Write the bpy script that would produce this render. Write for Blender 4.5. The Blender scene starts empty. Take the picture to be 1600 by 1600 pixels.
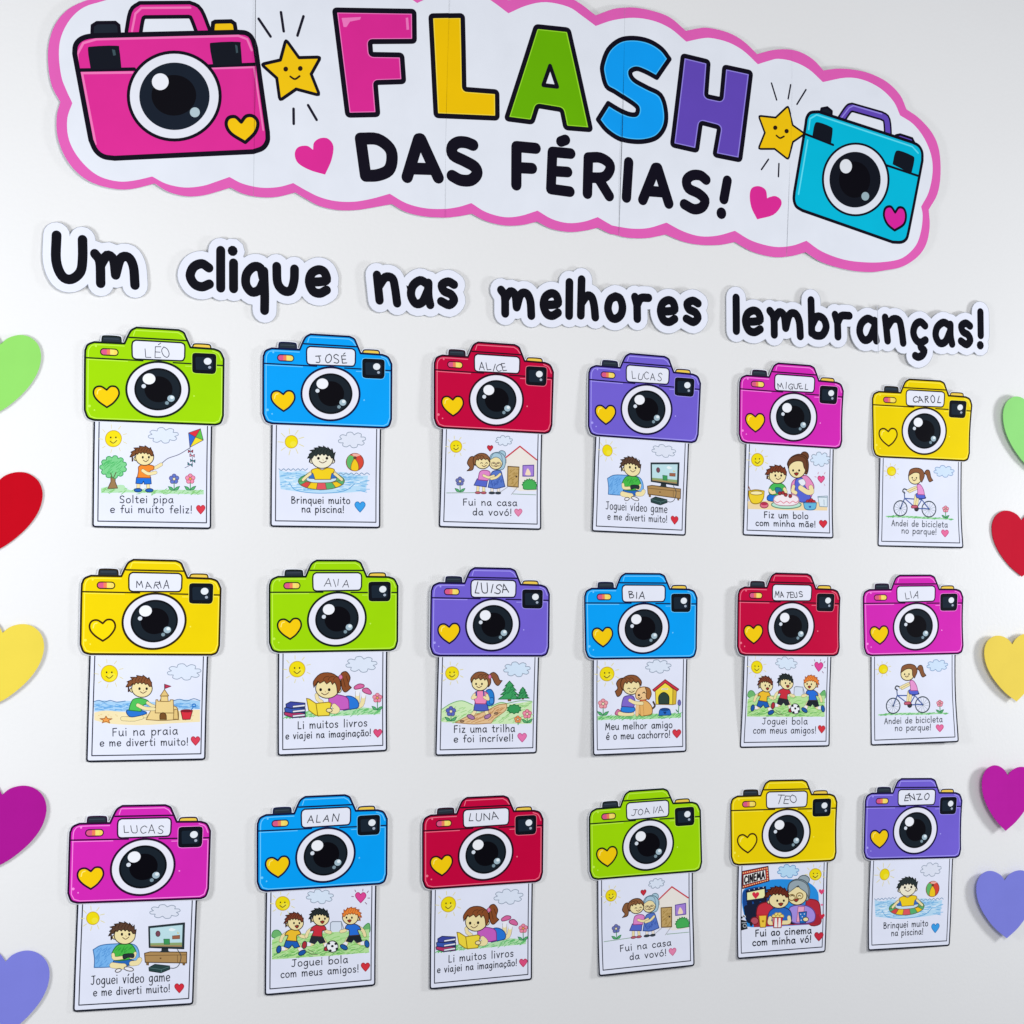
import bpy, math, random
from mathutils import Vector, Matrix
from mathutils.geometry import delaunay_2d_cdt as cdt

# ------------------------------------------------------------------ camera, world, lights
sc = bpy.context.scene
C = sc.collection
D = 2.33627            # metres from the lens to the wall
Z0 = 1.30              # height of the lens above the floor
RX = Vector((0.9134537, -0.4067051, 0.0139026))
RU = Vector((-0.0250478, -0.0220926, 0.9994421))
RF = Vector((0.406171, 0.9132923, 0.0303676))
FPX = 3030.59
cam = bpy.data.objects.new('camera', bpy.data.cameras.new('camera'))
C.objects.link(cam)
cam.matrix_world = Matrix(((RX.x, RU.x, -RF.x, 0), (RX.y, RU.y, -RF.y, -D), (RX.z, RU.z, -RF.z, Z0), (0, 0, 0, 1)))
cam.data.sensor_width = 36
cam.data.lens = 36 * FPX / 1600
cam.data.clip_start = .05
cam.data.clip_end = 100
sc.camera = cam

world = bpy.data.worlds.new('World')
sc.world = world
world.use_nodes = True
world.node_tree.nodes['Background'].inputs[0].default_value = (.86, .90, 1.0, 1)
world.node_tree.nodes['Background'].inputs[1].default_value = .29

def area(name, loc, target, size, power, col):
    l = bpy.data.lights.new(name, 'AREA')
    l.shape = 'RECTANGLE'
    l.size, l.size_y = size
    l.energy = power
    l.color = col
    o = bpy.data.objects.new(name, l)
    C.objects.link(o)
    o.location = loc
    o.rotation_euler = (Vector(target) - Vector(loc)).to_track_quat('-Z', 'Y').to_euler()
    return o
area('left_lamp', (-.50, -.78, Z0 + .02), (.5, 0, Z0 + .03), (.28, .34), 11.6, (.96, .98, 1.0))
area('right_lamp', (2.85, -.80, Z0 + .02), (1.75, 0, Z0 + .05), (.28, .34), 12.4, (.96, .98, 1.0))
area('room_lamp', (1.0, -2.3, Z0 + .5), (1.0, 0, Z0 + .05), (.9, .6), 25.5, (1.0, .985, .96))

sc.view_settings.view_transform = 'Standard'
sc.view_settings.look = 'None'
sc.view_settings.exposure = 0
sc.view_settings.gamma = 1

# ------------------------------------------------------------------ materials
def s2l(c):
    return c / 12.92 if c <= .04045 else ((c + .055) / 1.055) ** 2.4
def hexc(h):
    h = h.lstrip('#')
    a = 1.0
    if len(h) > 6:
        a = int(h[6:8], 16) / 255
        h = h[:6]
    return tuple(s2l(int(h[i:i + 2], 16) / 255) for i in (0, 2, 4)) + (a,)

def new_mat(name):
    m = bpy.data.materials.new(name)
    m.use_nodes = True
    return m, m.node_tree, m.node_tree.nodes['Principled BSDF']

def paper_mat(name, rough=.5, spec=.09, pencil=True):
    m, nt, b = new_mat(name)
    N, L = nt.nodes, nt.links
    at = N.new('ShaderNodeAttribute'); at.attribute_name = 'ink'
    tc = N.new('ShaderNodeTexCoord')
    mp = N.new('ShaderNodeMapping'); mp.inputs['Rotation'].default_value = (0, math.radians(38), 0)
    mp.inputs['Scale'].default_value = (1500, 300, 260)
    nz = N.new('ShaderNodeTexNoise'); nz.inputs['Scale'].default_value = 1; nz.inputs['Detail'].default_value = 2
    L.new(tc.outputs['Object'], mp.inputs['Vector']); L.new(mp.outputs['Vector'], nz.inputs['Vector'])
    rmp = N.new('ShaderNodeMapRange'); rmp.inputs[1].default_value = .35; rmp.inputs[2].default_value = .62
    L.new(nz.outputs['Fac'], rmp.inputs[0])
    # alpha < 1 : coloured pencil, paper shows between the strokes
    inv = N.new('ShaderNodeMath'); inv.operation = 'SUBTRACT'; inv.inputs[0].default_value = 1
    L.new(at.outputs['Alpha'], inv.inputs[1])
    mul = N.new('ShaderNodeMath'); mul.operation = 'MULTIPLY'
    L.new(inv.outputs[0], mul.inputs[0]); L.new(rmp.outputs[0], mul.inputs[1])
    mx = N.new('ShaderNodeMix'); mx.data_type = 'RGBA'
    L.new(mul.outputs[0], mx.inputs['Factor']); L.new(at.outputs['Color'], mx.inputs['A'])
    mx.inputs['B'].default_value = (.74, .78, .88, 1)
    # faint uneven ink density
    n2 = N.new('ShaderNodeTexNoise'); n2.inputs['Scale'].default_value = 22; n2.inputs['Detail'].default_value = 4
    L.new(tc.outputs['Object'], n2.inputs['Vector'])
    r2 = N.new('ShaderNodeMapRange'); r2.inputs[1].default_value = .3; r2.inputs[2].default_value = .7
    r2.inputs[3].default_value = .975; r2.inputs[4].default_value = 1.02
    L.new(n2.outputs['Fac'], r2.inputs[0])
    vm = N.new('ShaderNodeVectorMath'); vm.operation = 'SCALE'
    L.new(mx.outputs['Result'], vm.inputs[0]); L.new(r2.outputs[0], vm.inputs['Scale'])
    L.new(vm.outputs[0], b.inputs['Base Color'])
    n3 = N.new('ShaderNodeTexNoise'); n3.inputs['Scale'].default_value = 420; n3.inputs['Detail'].default_value = 3
    L.new(tc.outputs['Object'], n3.inputs['Vector'])
    n4 = N.new('ShaderNodeTexNoise'); n4.inputs['Scale'].default_value = 9; n4.inputs['Detail'].default_value = 1
    L.new(tc.outputs['Object'], n4.inputs['Vector'])
    b1 = N.new('ShaderNodeBump'); b1.inputs['Distance'].default_value = .002; b1.inputs['Strength'].default_value = .25
    L.new(n4.outputs['Fac'], b1.inputs['Height'])
    bp = N.new('ShaderNodeBump'); bp.inputs['Distance'].default_value = .0002; bp.inputs['Strength'].default_value = .12
    L.new(n3.outputs['Fac'], bp.inputs['Height']); L.new(b1.outputs[0], bp.inputs['Normal'])
    L.new(bp.outputs[0], b.inputs['Normal'])
    b.inputs['Roughness'].default_value = rough
    b.inputs['Specular IOR Level'].default_value = spec
    return m
PAPER = paper_mat('printed_paper', .55, .05)
FOAM = paper_mat('coloured_paper', .58, .05)

WALLM, nt, b = new_mat('painted_wall')
N, L = nt.nodes, nt.links
tc = N.new('ShaderNodeTexCoord')
n1 = N.new('ShaderNodeTexNoise'); n1.inputs['Scale'].default_value = 1.3; n1.inputs['Detail'].default_value = 5
L.new(tc.outputs['Object'], n1.inputs['Vector'])
cr = N.new('ShaderNodeValToRGB')
cr.color_ramp.elements[0].position = .3; cr.color_ramp.elements[0].color = (.775, .777, .78, 1)
cr.color_ramp.elements[1].position = .7; cr.color_ramp.elements[1].color = (.805, .807, .81, 1)
L.new(n1.outputs['Fac'], cr.inputs[0])
mpw = N.new('ShaderNodeMapping'); mpw.inputs['Scale'].default_value = (5, 1, 1.2); mpw.inputs['Rotation'].default_value = (0, .5, 0)
sc1 = N.new('ShaderNodeTexNoise'); sc1.inputs['Scale'].default_value = 7; sc1.inputs['Detail'].default_value = 7; sc1.inputs['Roughness'].default_value = .7
L.new(tc.outputs['Object'], mpw.inputs['Vector']); L.new(mpw.outputs[0], sc1.inputs['Vector'])
sr = N.new('ShaderNodeMapRange'); sr.inputs[1].default_value = .66; sr.inputs[2].default_value = .8; sr.inputs[3].default_value = 0; sr.inputs[4].default_value = .35
L.new(sc1.outputs['Fac'], sr.inputs[0])
sm = N.new('ShaderNodeMix'); sm.data_type = 'RGBA'; sm.inputs['B'].default_value = (.60, .59, .57, 1)
L.new(sr.outputs[0], sm.inputs['Factor']); L.new(cr.outputs[0], sm.inputs['A']); L.new(sm.outputs['Result'], b.inputs['Base Color'])
n2 = N.new('ShaderNodeTexNoise'); n2.inputs['Scale'].default_value = 190; n2.inputs['Detail'].default_value = 5
n3 = N.new('ShaderNodeTexNoise'); n3.inputs['Scale'].default_value = 5; n3.inputs['Detail'].default_value = 2
L.new(tc.outputs['Object'], n2.inputs['Vector']); L.new(tc.outputs['Object'], n3.inputs['Vector'])
b1 = N.new('ShaderNodeBump'); b1.inputs['Distance'].default_value = .004; b1.inputs['Strength'].default_value = .25
L.new(n3.outputs['Fac'], b1.inputs['Height'])
b2 = N.new('ShaderNodeBump'); b2.inputs['Distance'].default_value = .0005; b2.inputs['Strength'].default_value = .4
L.new(n2.outputs['Fac'], b2.inputs['Height']); L.new(b1.outputs[0], b2.inputs['Normal'])
L.new(b2.outputs[0], b.inputs['Normal'])
b.inputs['Roughness'].default_value = .45
b.inputs['Specular IOR Level'].default_value = .3

# ------------------------------------------------------------------ wall
me = bpy.data.meshes.new('wall')
x0, x1, z0, z1 = -1.2, 3.4, Z0 - 1.3, Z0 + 1.6
me.from_pydata([(x0, 0, z0), (x1, 0, z0), (x1, 0, z1), (x0, 0, z1), (x0, .15, z0), (x1, .15, z0), (x1, .15, z1), (x0, .15, z1)], [],
               [(0, 1, 2, 3), (5, 4, 7, 6), (0, 4, 5, 1), (3, 2, 6, 7), (0, 3, 7, 4), (1, 5, 6, 2)])
me.materials.append(WALLM)
wall = bpy.data.objects.new('wall', me)
C.objects.link(wall)
wall['kind'] = 'structure'
wall['label'] = 'smooth white painted wall behind all the paper cutouts'

# ------------------------------------------------------------------ planar maps
def back(x, y):
    """a point of the 1600 px photograph carried onto the wall plane: metres (x, z)"""
    d = RX * ((x - 800) / FPX) - RU * ((y - 800) / FPX) + RF
    return (d.x / d.y * D, d.z / d.y * D)

def homography(src, dst):
    n = len(src)
    A = []
    for (x, y), (u, v) in zip(src, dst):
        A.append([x, y, 1, 0, 0, 0, -u * x, -u * y, u])
        A.append([0, 0, 0, x, y, 1, -v * x, -v * y, v])
    m = 8
    for i in range(m):
        p = max(range(i, m), key=lambda r: abs(A[r][i]))
        A[i], A[p] = A[p], A[i]
        for r in range(m):
            if r != i:
                f = A[r][i] / A[i][i]
                for k in range(i, m + 1):
                    A[r][k] -= f * A[i][k]
    h = [A[i][m] / A[i][i] for i in range(m)]
    def f(x, y):
        w = h[6] * x + h[7] * y + 1
        return ((h[0] * x + h[1] * y + h[2]) / w, (h[3] * x + h[4] * y + h[5]) / w)
    return f

# ------------------------------------------------------------------ print: flat shapes merged into one plane
def smooth(pts, closed=False, k=4):
    """Catmull-Rom; a point given twice in a row is a corner"""
    out = []
    if closed:
        corners = [i for i in range(len(pts)) if pts[i] == pts[i - 1]]
        if corners:
            i = corners[0]
            pts = pts[i:] + pts[:i]
            pts = pts + [pts[0]]
            return smooth(pts, False, k)[:-1]
        n = len(pts)
        for i in range(n):
            p0, p1, p2, p3 = pts[i - 1], pts[i], pts[(i + 1) % n], pts[(i + 2) % n]
            for j in range(k):
                out.append(cr_pt(p0, p1, p2, p3, j / k))
        return out
    segs, cur = [], [pts[0]]
    for p in pts[1:]:
        if p == cur[-1]:
            if len(cur) > 1:
                segs.append(cur)
            cur = [p]
        else:
            cur.append(p)
    if len(cur) > 1:
        segs.append(cur)
    for s in segs:
        n = len(s)
        if n == 2:
            out += [s[0]]
        else:
            for i in range(n - 1):
                p0 = s[i - 1] if i else (2 * s[0][0] - s[1][0], 2 * s[0][1] - s[1][1])
                p3 = s[i + 2] if i + 2 < n else (2 * s[-1][0] - s[-2][0], 2 * s[-1][1] - s[-2][1])
                for j in range(k):
                    out.append(cr_pt(p0, s[i], s[i + 1], p3, j / k))
    out.append(segs[-1][-1])
    return out

def cr_pt(a, b, c, d, t):
    return tuple(.5 * (2 * b[i] + (c[i] - a[i]) * t + (2 * a[i] - 5 * b[i] + 4 * c[i] - d[i]) * t * t + (3 * b[i] - a[i] - 3 * c[i] + d[i]) * t ** 3) for i in (0, 1))

def circle(cx, cy, rx, ry=None, n=24, rot=0):
    ry = rx if ry is None else ry
    c, s = math.cos(rot), math.sin(rot)
    r = []
    for i in range(n):
        a = 2 * math.pi * i / n
        x, y = rx * math.cos(a), ry * math.sin(a)
        r.append((cx + c * x - s * y, cy + s * x + c * y))
    return r

def hull(P):
    P = sorted(P)
    def half(Q):
        r = []
        for p in Q:
            while len(r) > 1 and (r[-1][0] - r[-2][0]) * (p[1] - r[-2][1]) - (r[-1][1] - r[-2][1]) * (p[0] - r[-2][0]) <= 0:
                r.pop()
            r.append(p)
        return r[:-1]
    return half(P) + half(P[::-1])

def inside(P, x, y):
    c = False
    x1, y1 = P[-1]
    for x2, y2 in P:
        if (y2 > y) != (y1 > y) and x < (x1 - x2) * (y - y2) / (y1 - y2) + x2:
            c = not c
        x1, y1 = x2, y2
    return c

class Art:
    """shapes in painter's order; f maps the drawing's coordinates to sheet units, scale maps its lengths"""
    def __init__(s, f=None, scale=1.0):
        s.f = f or (lambda x, y: (x, y))
        s.sc = scale
        s.thin = 1.0           # widening of fine outlines
        s.shapes = []          # (list of polygons, colour, group)
        s.g = 'sheet'
        s.n = {}
    def grp(s, name):
        """a new printed figure; a second one of the name gets its own id"""
        k = s.n.get(name, 0)
        s.n[name] = k + 1
        s.g = name + '#' + str(k)
    def fill(s, pts, col, group=None):
        s.shapes.append(([[s.f(*p) for p in pts]], col, group or s.g))
    def poly(s, pts, col, ol=None, w=2.5, sm=False, k=4):
        if sm:
            pts = smooth(pts, True, k)
        if col:
            s.fill(pts, col)
        if ol:
            s.line(list(pts), ol, w, closed=True)
    def blob(s, pts, col, ol=None, w=2.5, k=4):
        s.poly(pts, col, ol, w, True, k)
    def ell(s, cx, cy, rx, ry, col, ol=None, w=2.5, n=20, rot=0):
        s.poly(circle(cx, cy, rx, ry, n, rot), col, ol, w)
    def line(s, pts, col, w=2.5, sm=False, closed=False, k=4):
        """w = half the width"""
        if sm:
            pts = smooth(pts, closed, k)
        P = [s.f(*p) for p in pts]
        r = w * s.sc * (s.thin if w < 2.8 and s.g[:7] != 'caption' else 1)
        q = [P[0]]
        for p in P[1:]:
            if math.dist(p, q[-1]) > r * .05 + 1e-6:
                q.append(p)
        if closed and len(q) > 2 and math.dist(q[0], q[-1]) < r * .05 + 1e-6:
            q.pop()
        P = q
        n = len(P)
        polys = []
        nc = 8 if w * s.sc > 2 else 6
        if n == 1:
            s.shapes.append(([circle(P[0][0], P[0][1], r, n=10)], col, s.g))
            return
        m = n if closed else n - 1
        dirs = []
        for i in range(m):
            a, b_ = P[i], P[(i + 1) % n]
            l = math.dist(a, b_)
            dirs.append(((b_[0] - a[0]) / l, (b_[1] - a[1]) / l))
        # shared offset points where the turn is gentle, else square ends with a disc
        off = []
        for i in range(n):
            di = dirs[i - 1] if (closed or i > 0) else dirs[0]
            do = dirs[i % m] if (closed or i < n - 1) else dirs[-1]
            dot = di[0] * do[0] + di[1] * do[1]
            if dot > .55:
                tx, ty = di[0] + do[0], di[1] + do[1]
                l = math.hypot(tx, ty)
                tx, ty = tx / l, ty / l
                k_ = r / max(.4, tx * di[0] + ty * di[1])
                o = ((P[i][0] - ty * k_, P[i][1] + tx * k_), (P[i][0] + ty * k_, P[i][1] - tx * k_))
                off.append((o, o))
            else:
                o1 = ((P[i][0] - di[1] * r, P[i][1] + di[0] * r), (P[i][0] + di[1] * r, P[i][1] - di[0] * r))
                o2 = ((P[i][0] - do[1] * r, P[i][1] + do[0] * r), (P[i][0] + do[1] * r, P[i][1] - do[0] * r))
                off.append((o1, o2))
                polys.append(circle(P[i][0], P[i][1], r, n=12 if r > 3 else 8))
        for i in range(m):
            a, b_ = off[i][1], off[(i + 1) % n][0]
            polys.append(hull([a[0], a[1], b_[1], b_[0]]))
        if not closed:
            for i, sg in ((0, -1), (n - 1, 1)):
                d = dirs[0] if i == 0 else dirs[-1]
                base = math.atan2(d[1] * sg, d[0] * sg)
                polys.append([(P[i][0] + r * math.cos(base + t), P[i][1] + r * math.sin(base + t)) for t in [math.pi * (j / nc - .5) for j in range(nc + 1)]])
        s.shapes.append((polys, col, s.g))
    def arrange(s, grid=None, eps=1e-4, must=None):
        """one planar triangulation; every triangle keeps the colour and group of its topmost shape"""
        V, F, E, own, PP = [], [], [], [], []
        for k, (polys, col, g) in enumerate(s.shapes):
            for p in polys:
                a = sum(p[i - 1][0] * p[i][1] - p[i][0] * p[i - 1][1] for i in range(len(p)))
                if abs(a) < 1e-9:
                    continue
                if a < 0:
                    p = p[::-1]
                b0 = len(V)
                V += [Vector(q) for q in p]
                F.append(list(range(b0, b0 + len(p))))
                own.append(k)
                xs = [q[0] for q in p]; ys = [q[1] for q in p]
                PP.append((p, min(xs), max(xs), min(ys), max(ys)))
        if grid:
            for (a, b_) in grid:
                E.append((len(V), len(V) + 1))
                V += [Vector(a), Vector(b_)]
        ov, oe, of, _, _, orig = cdt(V, E, F, 1, eps)
        tris, cols, grps = [], [], []
        for t, o in zip(of, orig):
            if not o or len(t) < 3:
                continue
            cx = sum(ov[i].x for i in t) / len(t); cy = sum(ov[i].y for i in t) / len(t)
            k = -1
            ok = must is None
            for i in sorted(o, reverse=True):
                if k >= 0 and not (not ok and own[i] in must):
                    continue
                p, xa, xb, ya, yb = PP[i]
                if xa <= cx <= xb and ya <= cy <= yb and inside(p, cx, cy):
                    if k < 0:
                        k = own[i]
                    if not ok and own[i] in must:
                        ok = True
                    if ok:
                        break
            if k < 0 or not ok:
                continue
            a, b_, c = [ov[i] for i in t[:3]]
            if (b_ - a).cross(c - a) < 0:
                t = t[::-1]
            tris.append(tuple(t)); cols.append(s.shapes[k][1]); grps.append(s.shapes[k][2])
        return [tuple(v) for v in ov], tris, cols, grps

_cc = {}
def colour(h):
    if h not in _cc:
        _cc[h] = hexc(h)
    return _cc[h]

def mesh_obj(name, verts, faces, cols, mat, parent=None, smooth_shade=False):
    me = bpy.data.meshes.new(name)
    me.from_pydata(verts, [], faces)
    at = me.attributes.new('ink', 'FLOAT_COLOR', 'CORNER')
    buf = []
    for f, c in zip(faces, cols):
        buf += colour(c) * len(f)
    at.data.foreach_set('color', buf)
    me.materials.append(mat)
    me.update()
    o = bpy.data.objects.new(name, me)
    C.objects.link(o)
    if parent:
        o.parent = parent
    return o

def build(arr, place, origin, parts, root, thick=.0004, mat=PAPER, edge='#e4e6ec', base='sheet', skip=None):
    """arr: arrangement; place(u,v)->(x,y,z) world; parts: group -> (object name, parent group or None, label or None)
    the base group also gets the side walls and the back of the whole sheet"""
    verts, tris, cols, grps = arr
    W3 = [place(*v) for v in verts]
    W3 = [(p[0] - origin[0], p[1] - origin[1], p[2] - origin[2]) for p in W3]
    bygrp = {}
    for t, c, g in zip(tris, cols, grps):
        bygrp.setdefault(g, ([], [])); bygrp[g][0].append(t); bygrp[g][1].append(c)
    objs = {}
    cnt = {}
    edges = {}
    for t in tris:
        for i in range(3):
            a, b_ = t[i], t[(i + 1) % 3]
            edges[(a, b_)] = 1
    rim = [(a, b_) for (a, b_) in edges if (b_, a) not in edges]
    order = sorted(bygrp, key=lambda g: (g != base, parts.get(g, (g, None))[1] is not None if g in parts else 0))
    for g in order:
        fs, cs = bygrp[g]
        idx, vs, ff = {}, [], []
        def vi(key, p):
            if key not in idx:
                idx[key] = len(vs); vs.append(p)
            return idx[key]
        for t in fs:
            ff.append(tuple(vi(i, W3[i]) for i in t))
        cc = list(cs)
        if g == base:
            def bk(i):
                p = W3[i]
                return vi(('b', i), (p[0], p[1] + thick, p[2]))
            for a, b_ in rim:
                ff.append((vi(b_, W3[b_]), vi(a, W3[a]), bk(a), bk(b_))); cc.append(edge)
            for t in tris:
                ff.append(tuple(bk(i) for i in t[::-1])); cc.append(edge)
        nm, par, lab = parts.get(g) or parts.get(g.split('#')[0]) or (g.split('#')[0], base, None)
        pobj = objs.get(par) if par else root
        if pobj is None:
            pobj = root
        o = mesh_obj(nm, vs, ff, cc, mat, pobj)
        if lab:
            o['label'] = lab
        objs[g] = o
    return objs

def thing(name, label, cat, loc, group=None):
    o = bpy.data.objects.new(name, None)
    o.empty_display_size = .02
    C.objects.link(o)
    o.location = loc
    o['label'] = label; o['category'] = cat
    if group:
        o['group'] = group
    return o

# ------------------------------------------------------------------ a single-stroke hand alphabet (x height = 100)
GL = '''a|88|~74,78 45,100 14,78 5,42 20,6 48,6 74,50;~75,98 73,40 86,0
b|85|8,170 8,0;~8,60 40,98 75,80 80,40 60,3 30,0 8,25
c|75|~72,80 45,100 14,80 5,45 20,8 45,0 74,14
d|88|~72,70 45,98 14,80 5,42 22,4 50,6 73,45;75,170 75,0
e|82|~10,46 76,56 74,84 48,100 16,85 5,45 20,8 48,0 76,14
f|62|~70,158 48,170 32,145 30,100 28,0;5,92 58,96
g|85|~72,78 45,100 14,78 5,45 22,8 50,12 73,55;~74,98 74,0 66,-45 40,-60 10,-48
h|85|8,170 8,0;~8,55 35,95 62,92 72,60 74,0
i|30|14,100 15,0;*14,148
j|45|~30,100 30,0 22,-45 0,-58;*30,148
l|30|14,170 15,0
m|125|5,100 8,0;~8,60 30,95 50,90 58,55 58,0;~58,60 80,95 102,92 110,55 112,0
n|85|6,100 8,0;~8,60 35,96 62,92 72,58 74,0
o|85|~42,100 12,82 5,45 18,8 45,0 72,15 80,50 68,88 42,100
p|85|8,100 8,-62;~8,60 38,98 72,82 78,42 58,4 30,0 8,25
q|88|~72,75 45,100 14,80 5,42 20,5 48,5 72,40;75,100 76,-62
r|62|8,100 9,0;~9,55 28,88 58,98
s|68|~62,84 38,100 12,84 18,60 48,46 62,22 42,0 8,10
t|62|~28,145 27,40 34,6 58,4;2,100 58,102
u|85|~6,100 8,30 28,0 55,6 72,45;~74,100 73,30 84,0
v|75|5,100 35,0 70,100
z|72|8,98 65,98 8,2 68,2
!|32|16,165 14,50;*14,4
ç|75|~72,80 45,100 14,80 5,45 20,8 45,0 74,14;~42,0 50,-20 34,-34 20,-32
ã|88|~74,78 45,100 14,78 5,42 20,6 48,6 74,50;~75,98 73,40 86,0;~15,135 32,148 52,134 72,148
é|82|~10,46 76,56 74,84 48,100 16,85 5,45 20,8 48,0 76,14;38,132 62,160
í|30|14,100 15,0;12,132 34,160
ó|85|~42,100 12,82 5,45 18,8 45,0 72,15 80,50 68,88 42,100;35,132 60,160
S|95|~82,135 50,158 14,135 20,95 60,75 84,40 60,2 10,15
B|98|10,158 10,0;~10,155 60,150 70,115 10,82;~10,82 75,72 88,35 60,3 10,0
F|88|12,155 12,0;12,153 78,158;12,82 68,85
J|95|20,150 90,155;~62,153 62,40 40,2 5,15
A|102|5,0 48,158 95,0;20,55 80,55
L|80|12,158 12,0 72,3
M|125|8,0 20,155 60,50 100,155 115,0
C|95|~88,130 50,158 12,110 12,45 50,0 90,25
I|30|15,155 15,0
N|100|10,0 12,155 85,0 88,155
T|92|5,150 90,155;48,153 46,0
R|95|12,0 12,155;~12,152 65,150 72,110 12,80;35,80 85,0
U|92|~10,155 12,30 45,0 78,25 85,155
G|102|~88,130 50,158 12,110 12,45 50,0 90,30;55,70 90,70 90,0
Z|88|8,152 75,152 10,3 82,3
E|82|75,155 12,155 12,0 78,2;12,80 68,80
É|82|75,155 12,155 12,0 78,2;12,80 68,80;45,185 72,210
O|102|~50,158 12,115 12,45 50,0 90,40 88,115 50,158
Ñ|100|18,150 42,8;88,150 70,30
V|90|8,155 42,0 80,155
 |62|'''
GLY = {}
for ln in GL.split('\n'):
    ch, w, st = ln.split('|')
    L_ = []
    for s_ in st.split(';'):
        if not s_:
            continue
        kind = s_[0] if s_[0] in '~*' else ''
        L_.append((kind, [tuple(float(v) for v in p.split(',')) for p in s_.lstrip('~*').split()]))
    GLY[ch] = (float(w), L_)

def glyph_strokes(ch, k=3):
    for kind, pts in GLY[ch][1]:
        if kind == '~':
            yield smooth(pts, False, k)
        elif kind == '*':
            yield [pts[0]]
        else:
            yield pts

def write(A, text, x0, x1, y0, y1, xh, col='#2a2e38', w=3.5, group=None, wob=0, dot=1.25):
    """text from x0 to x1, baseline from y0 to y1 (y downwards), xh = height of a small x"""
    if group:
        A.grp(group)
    if text[-1] in '!aos' and xh > 30 and col != '#201820' and not wob:
        xh *= .83
    adv, tot = [], 0
    gap = 20 if wob else 27
    for ch in text:
        adv.append(tot); tot += GLY[ch][0] + gap
    tot -= gap
    sx = (x1 - x0) / tot
    sy = xh / 100
    sl = (y1 - y0) / (x1 - x0)
    rg = random.Random(len(text) * 7 + ord(text[0]) + int(x0))
    for ch, a in zip(text, adv):
        jx, jy, js = (rg.uniform(-wob, wob) for _ in range(3))
        rot = rg.uniform(-wob, wob) * 1.6
        kx = 1 + rg.uniform(-1.2, .6) * wob; ky = 1 + rg.uniform(-1.6, .6) * wob
        for st in glyph_strokes(ch):
            P = []
            for gx, gy in st:
                if wob:
                    gx, gy = gx * kx - gy * rot, (gy * ky + gx * rot * .6) + rg.uniform(-1, 1) * wob * 18
                x = x0 + (a + gx) * sx + jx * xh * .25 + gy * js * sx * .4
                P.append((x, y0 + (x - x0) * sl - gy * sy * (1 + js * .3) + jy * xh))
            if len(P) == 1:
                A.line(P, col, w * dot)
            else:
                A.line(P, col, w)

# ================================================================== little drawings printed on the strips
OL = '#34261e'
SKIN = '#f0e0a8'
WHITE = '#e4e8f8'

def sun(A, cx, cy, r, face=True, ray=1.0):
    A.grp('sun')
    for i in range(9):
        a = 2 * math.pi * i / 9 + .3
        l0, l1 = r * 1.3, r * 1.75 * ray
        A.line([(cx + l0 * math.cos(a), cy + l0 * math.sin(a)), (cx + l1 * math.cos(a + .05), cy + l1 * math.sin(a + .05))], '#e0d8a0', 2)
    A.ell(cx, cy, r, r, '#f0dc10', '#c8a820', 2, 22)
    A.ell(cx + r * .3, cy + r * .35, r * .5, r * .45, '#f2e33a')
    if face:
        A.ell(cx - r * .33, cy - r * .15, r * .1, r * .12, OL, n=8)
        A.ell(cx + r * .3, cy - r * .15, r * .1, r * .12, OL, n=8)
        A.line([(cx - r * .4, cy + r * .3), (cx, cy + r * .55), (cx + r * .42, cy + r * .22)], '#5a4020', 2, True)

def cloud(A, cx, cy, w, h, col='#dde6f5', ol='#8f9cae'):
    A.grp('cloud')
    P = []
    n = 8
    for i in range(n):
        a0 = 2 * math.pi * i / n + .2
        P += [(cx + w * .84 * math.cos(a0), cy + h * .78 * math.sin(a0)), (cx + w * .84 * math.cos(a0), cy + h * .78 * math.sin(a0))]
        for t in (.3, .7):
            a = a0 + 2 * math.pi / n * t
            P.append((cx + w * 1.08 * math.cos(a), cy + h * 1.14 * math.sin(a)))
    A.blob(P, col, ol, 1.8)

def hrt(A, cx, cy, s, col, ol=None, w=2, tilt=0, group='heart'):
    if group:
        A.grp(group)
    P = [(0, -.55), (0, -.55), (.3, -.92), (.72, -.9), (.98, -.5), (.85, -.02), (.4, .55), (0, .98), (0, .98), (-.4, .55), (-.85, -.02), (-.98, -.5), (-.72, -.9), (-.3, -.92)]
    c, q = math.cos(tilt), math.sin(tilt)
    P = [(cx + s * (c * x - q * y), cy + s * (q * x + c * y)) for x, y in P]
    A.blob(P, col, ol, w, 3)

def flower(A, cx, cy, r, col, base, leaf=True, mid='#f0e8c0', name='flower'):
    A.grp(name)
    A.line([(cx, cy + r * .5), (cx + 2, base)], '#3f9a5a', 2.4)
    if leaf:
        for sg in (-1, 1):
            A.blob([(cx, base), (cx, base), (cx + sg * r * .7, base - r * .1), (cx + sg * r * 1.1, base - r * .75), (cx + sg * r * 1.1, base - r * .75), (cx + sg * r * .4, base - r * .55)], '#58b070', '#2f7a50', 1.6, 3)
    for i in range(5):
        a = 2 * math.pi * i / 5 - 1.57
        A.ell(cx + r * .55 * math.cos(a), cy + r * .55 * math.sin(a), r * .42, r * .42, col, '#5a4a78' if col[1] < '9' else '#b05068', 1.5, 10)
    A.ell(cx, cy, r * .28, r * .28, mid, '#7a6a60', 1.4, 8)

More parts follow.
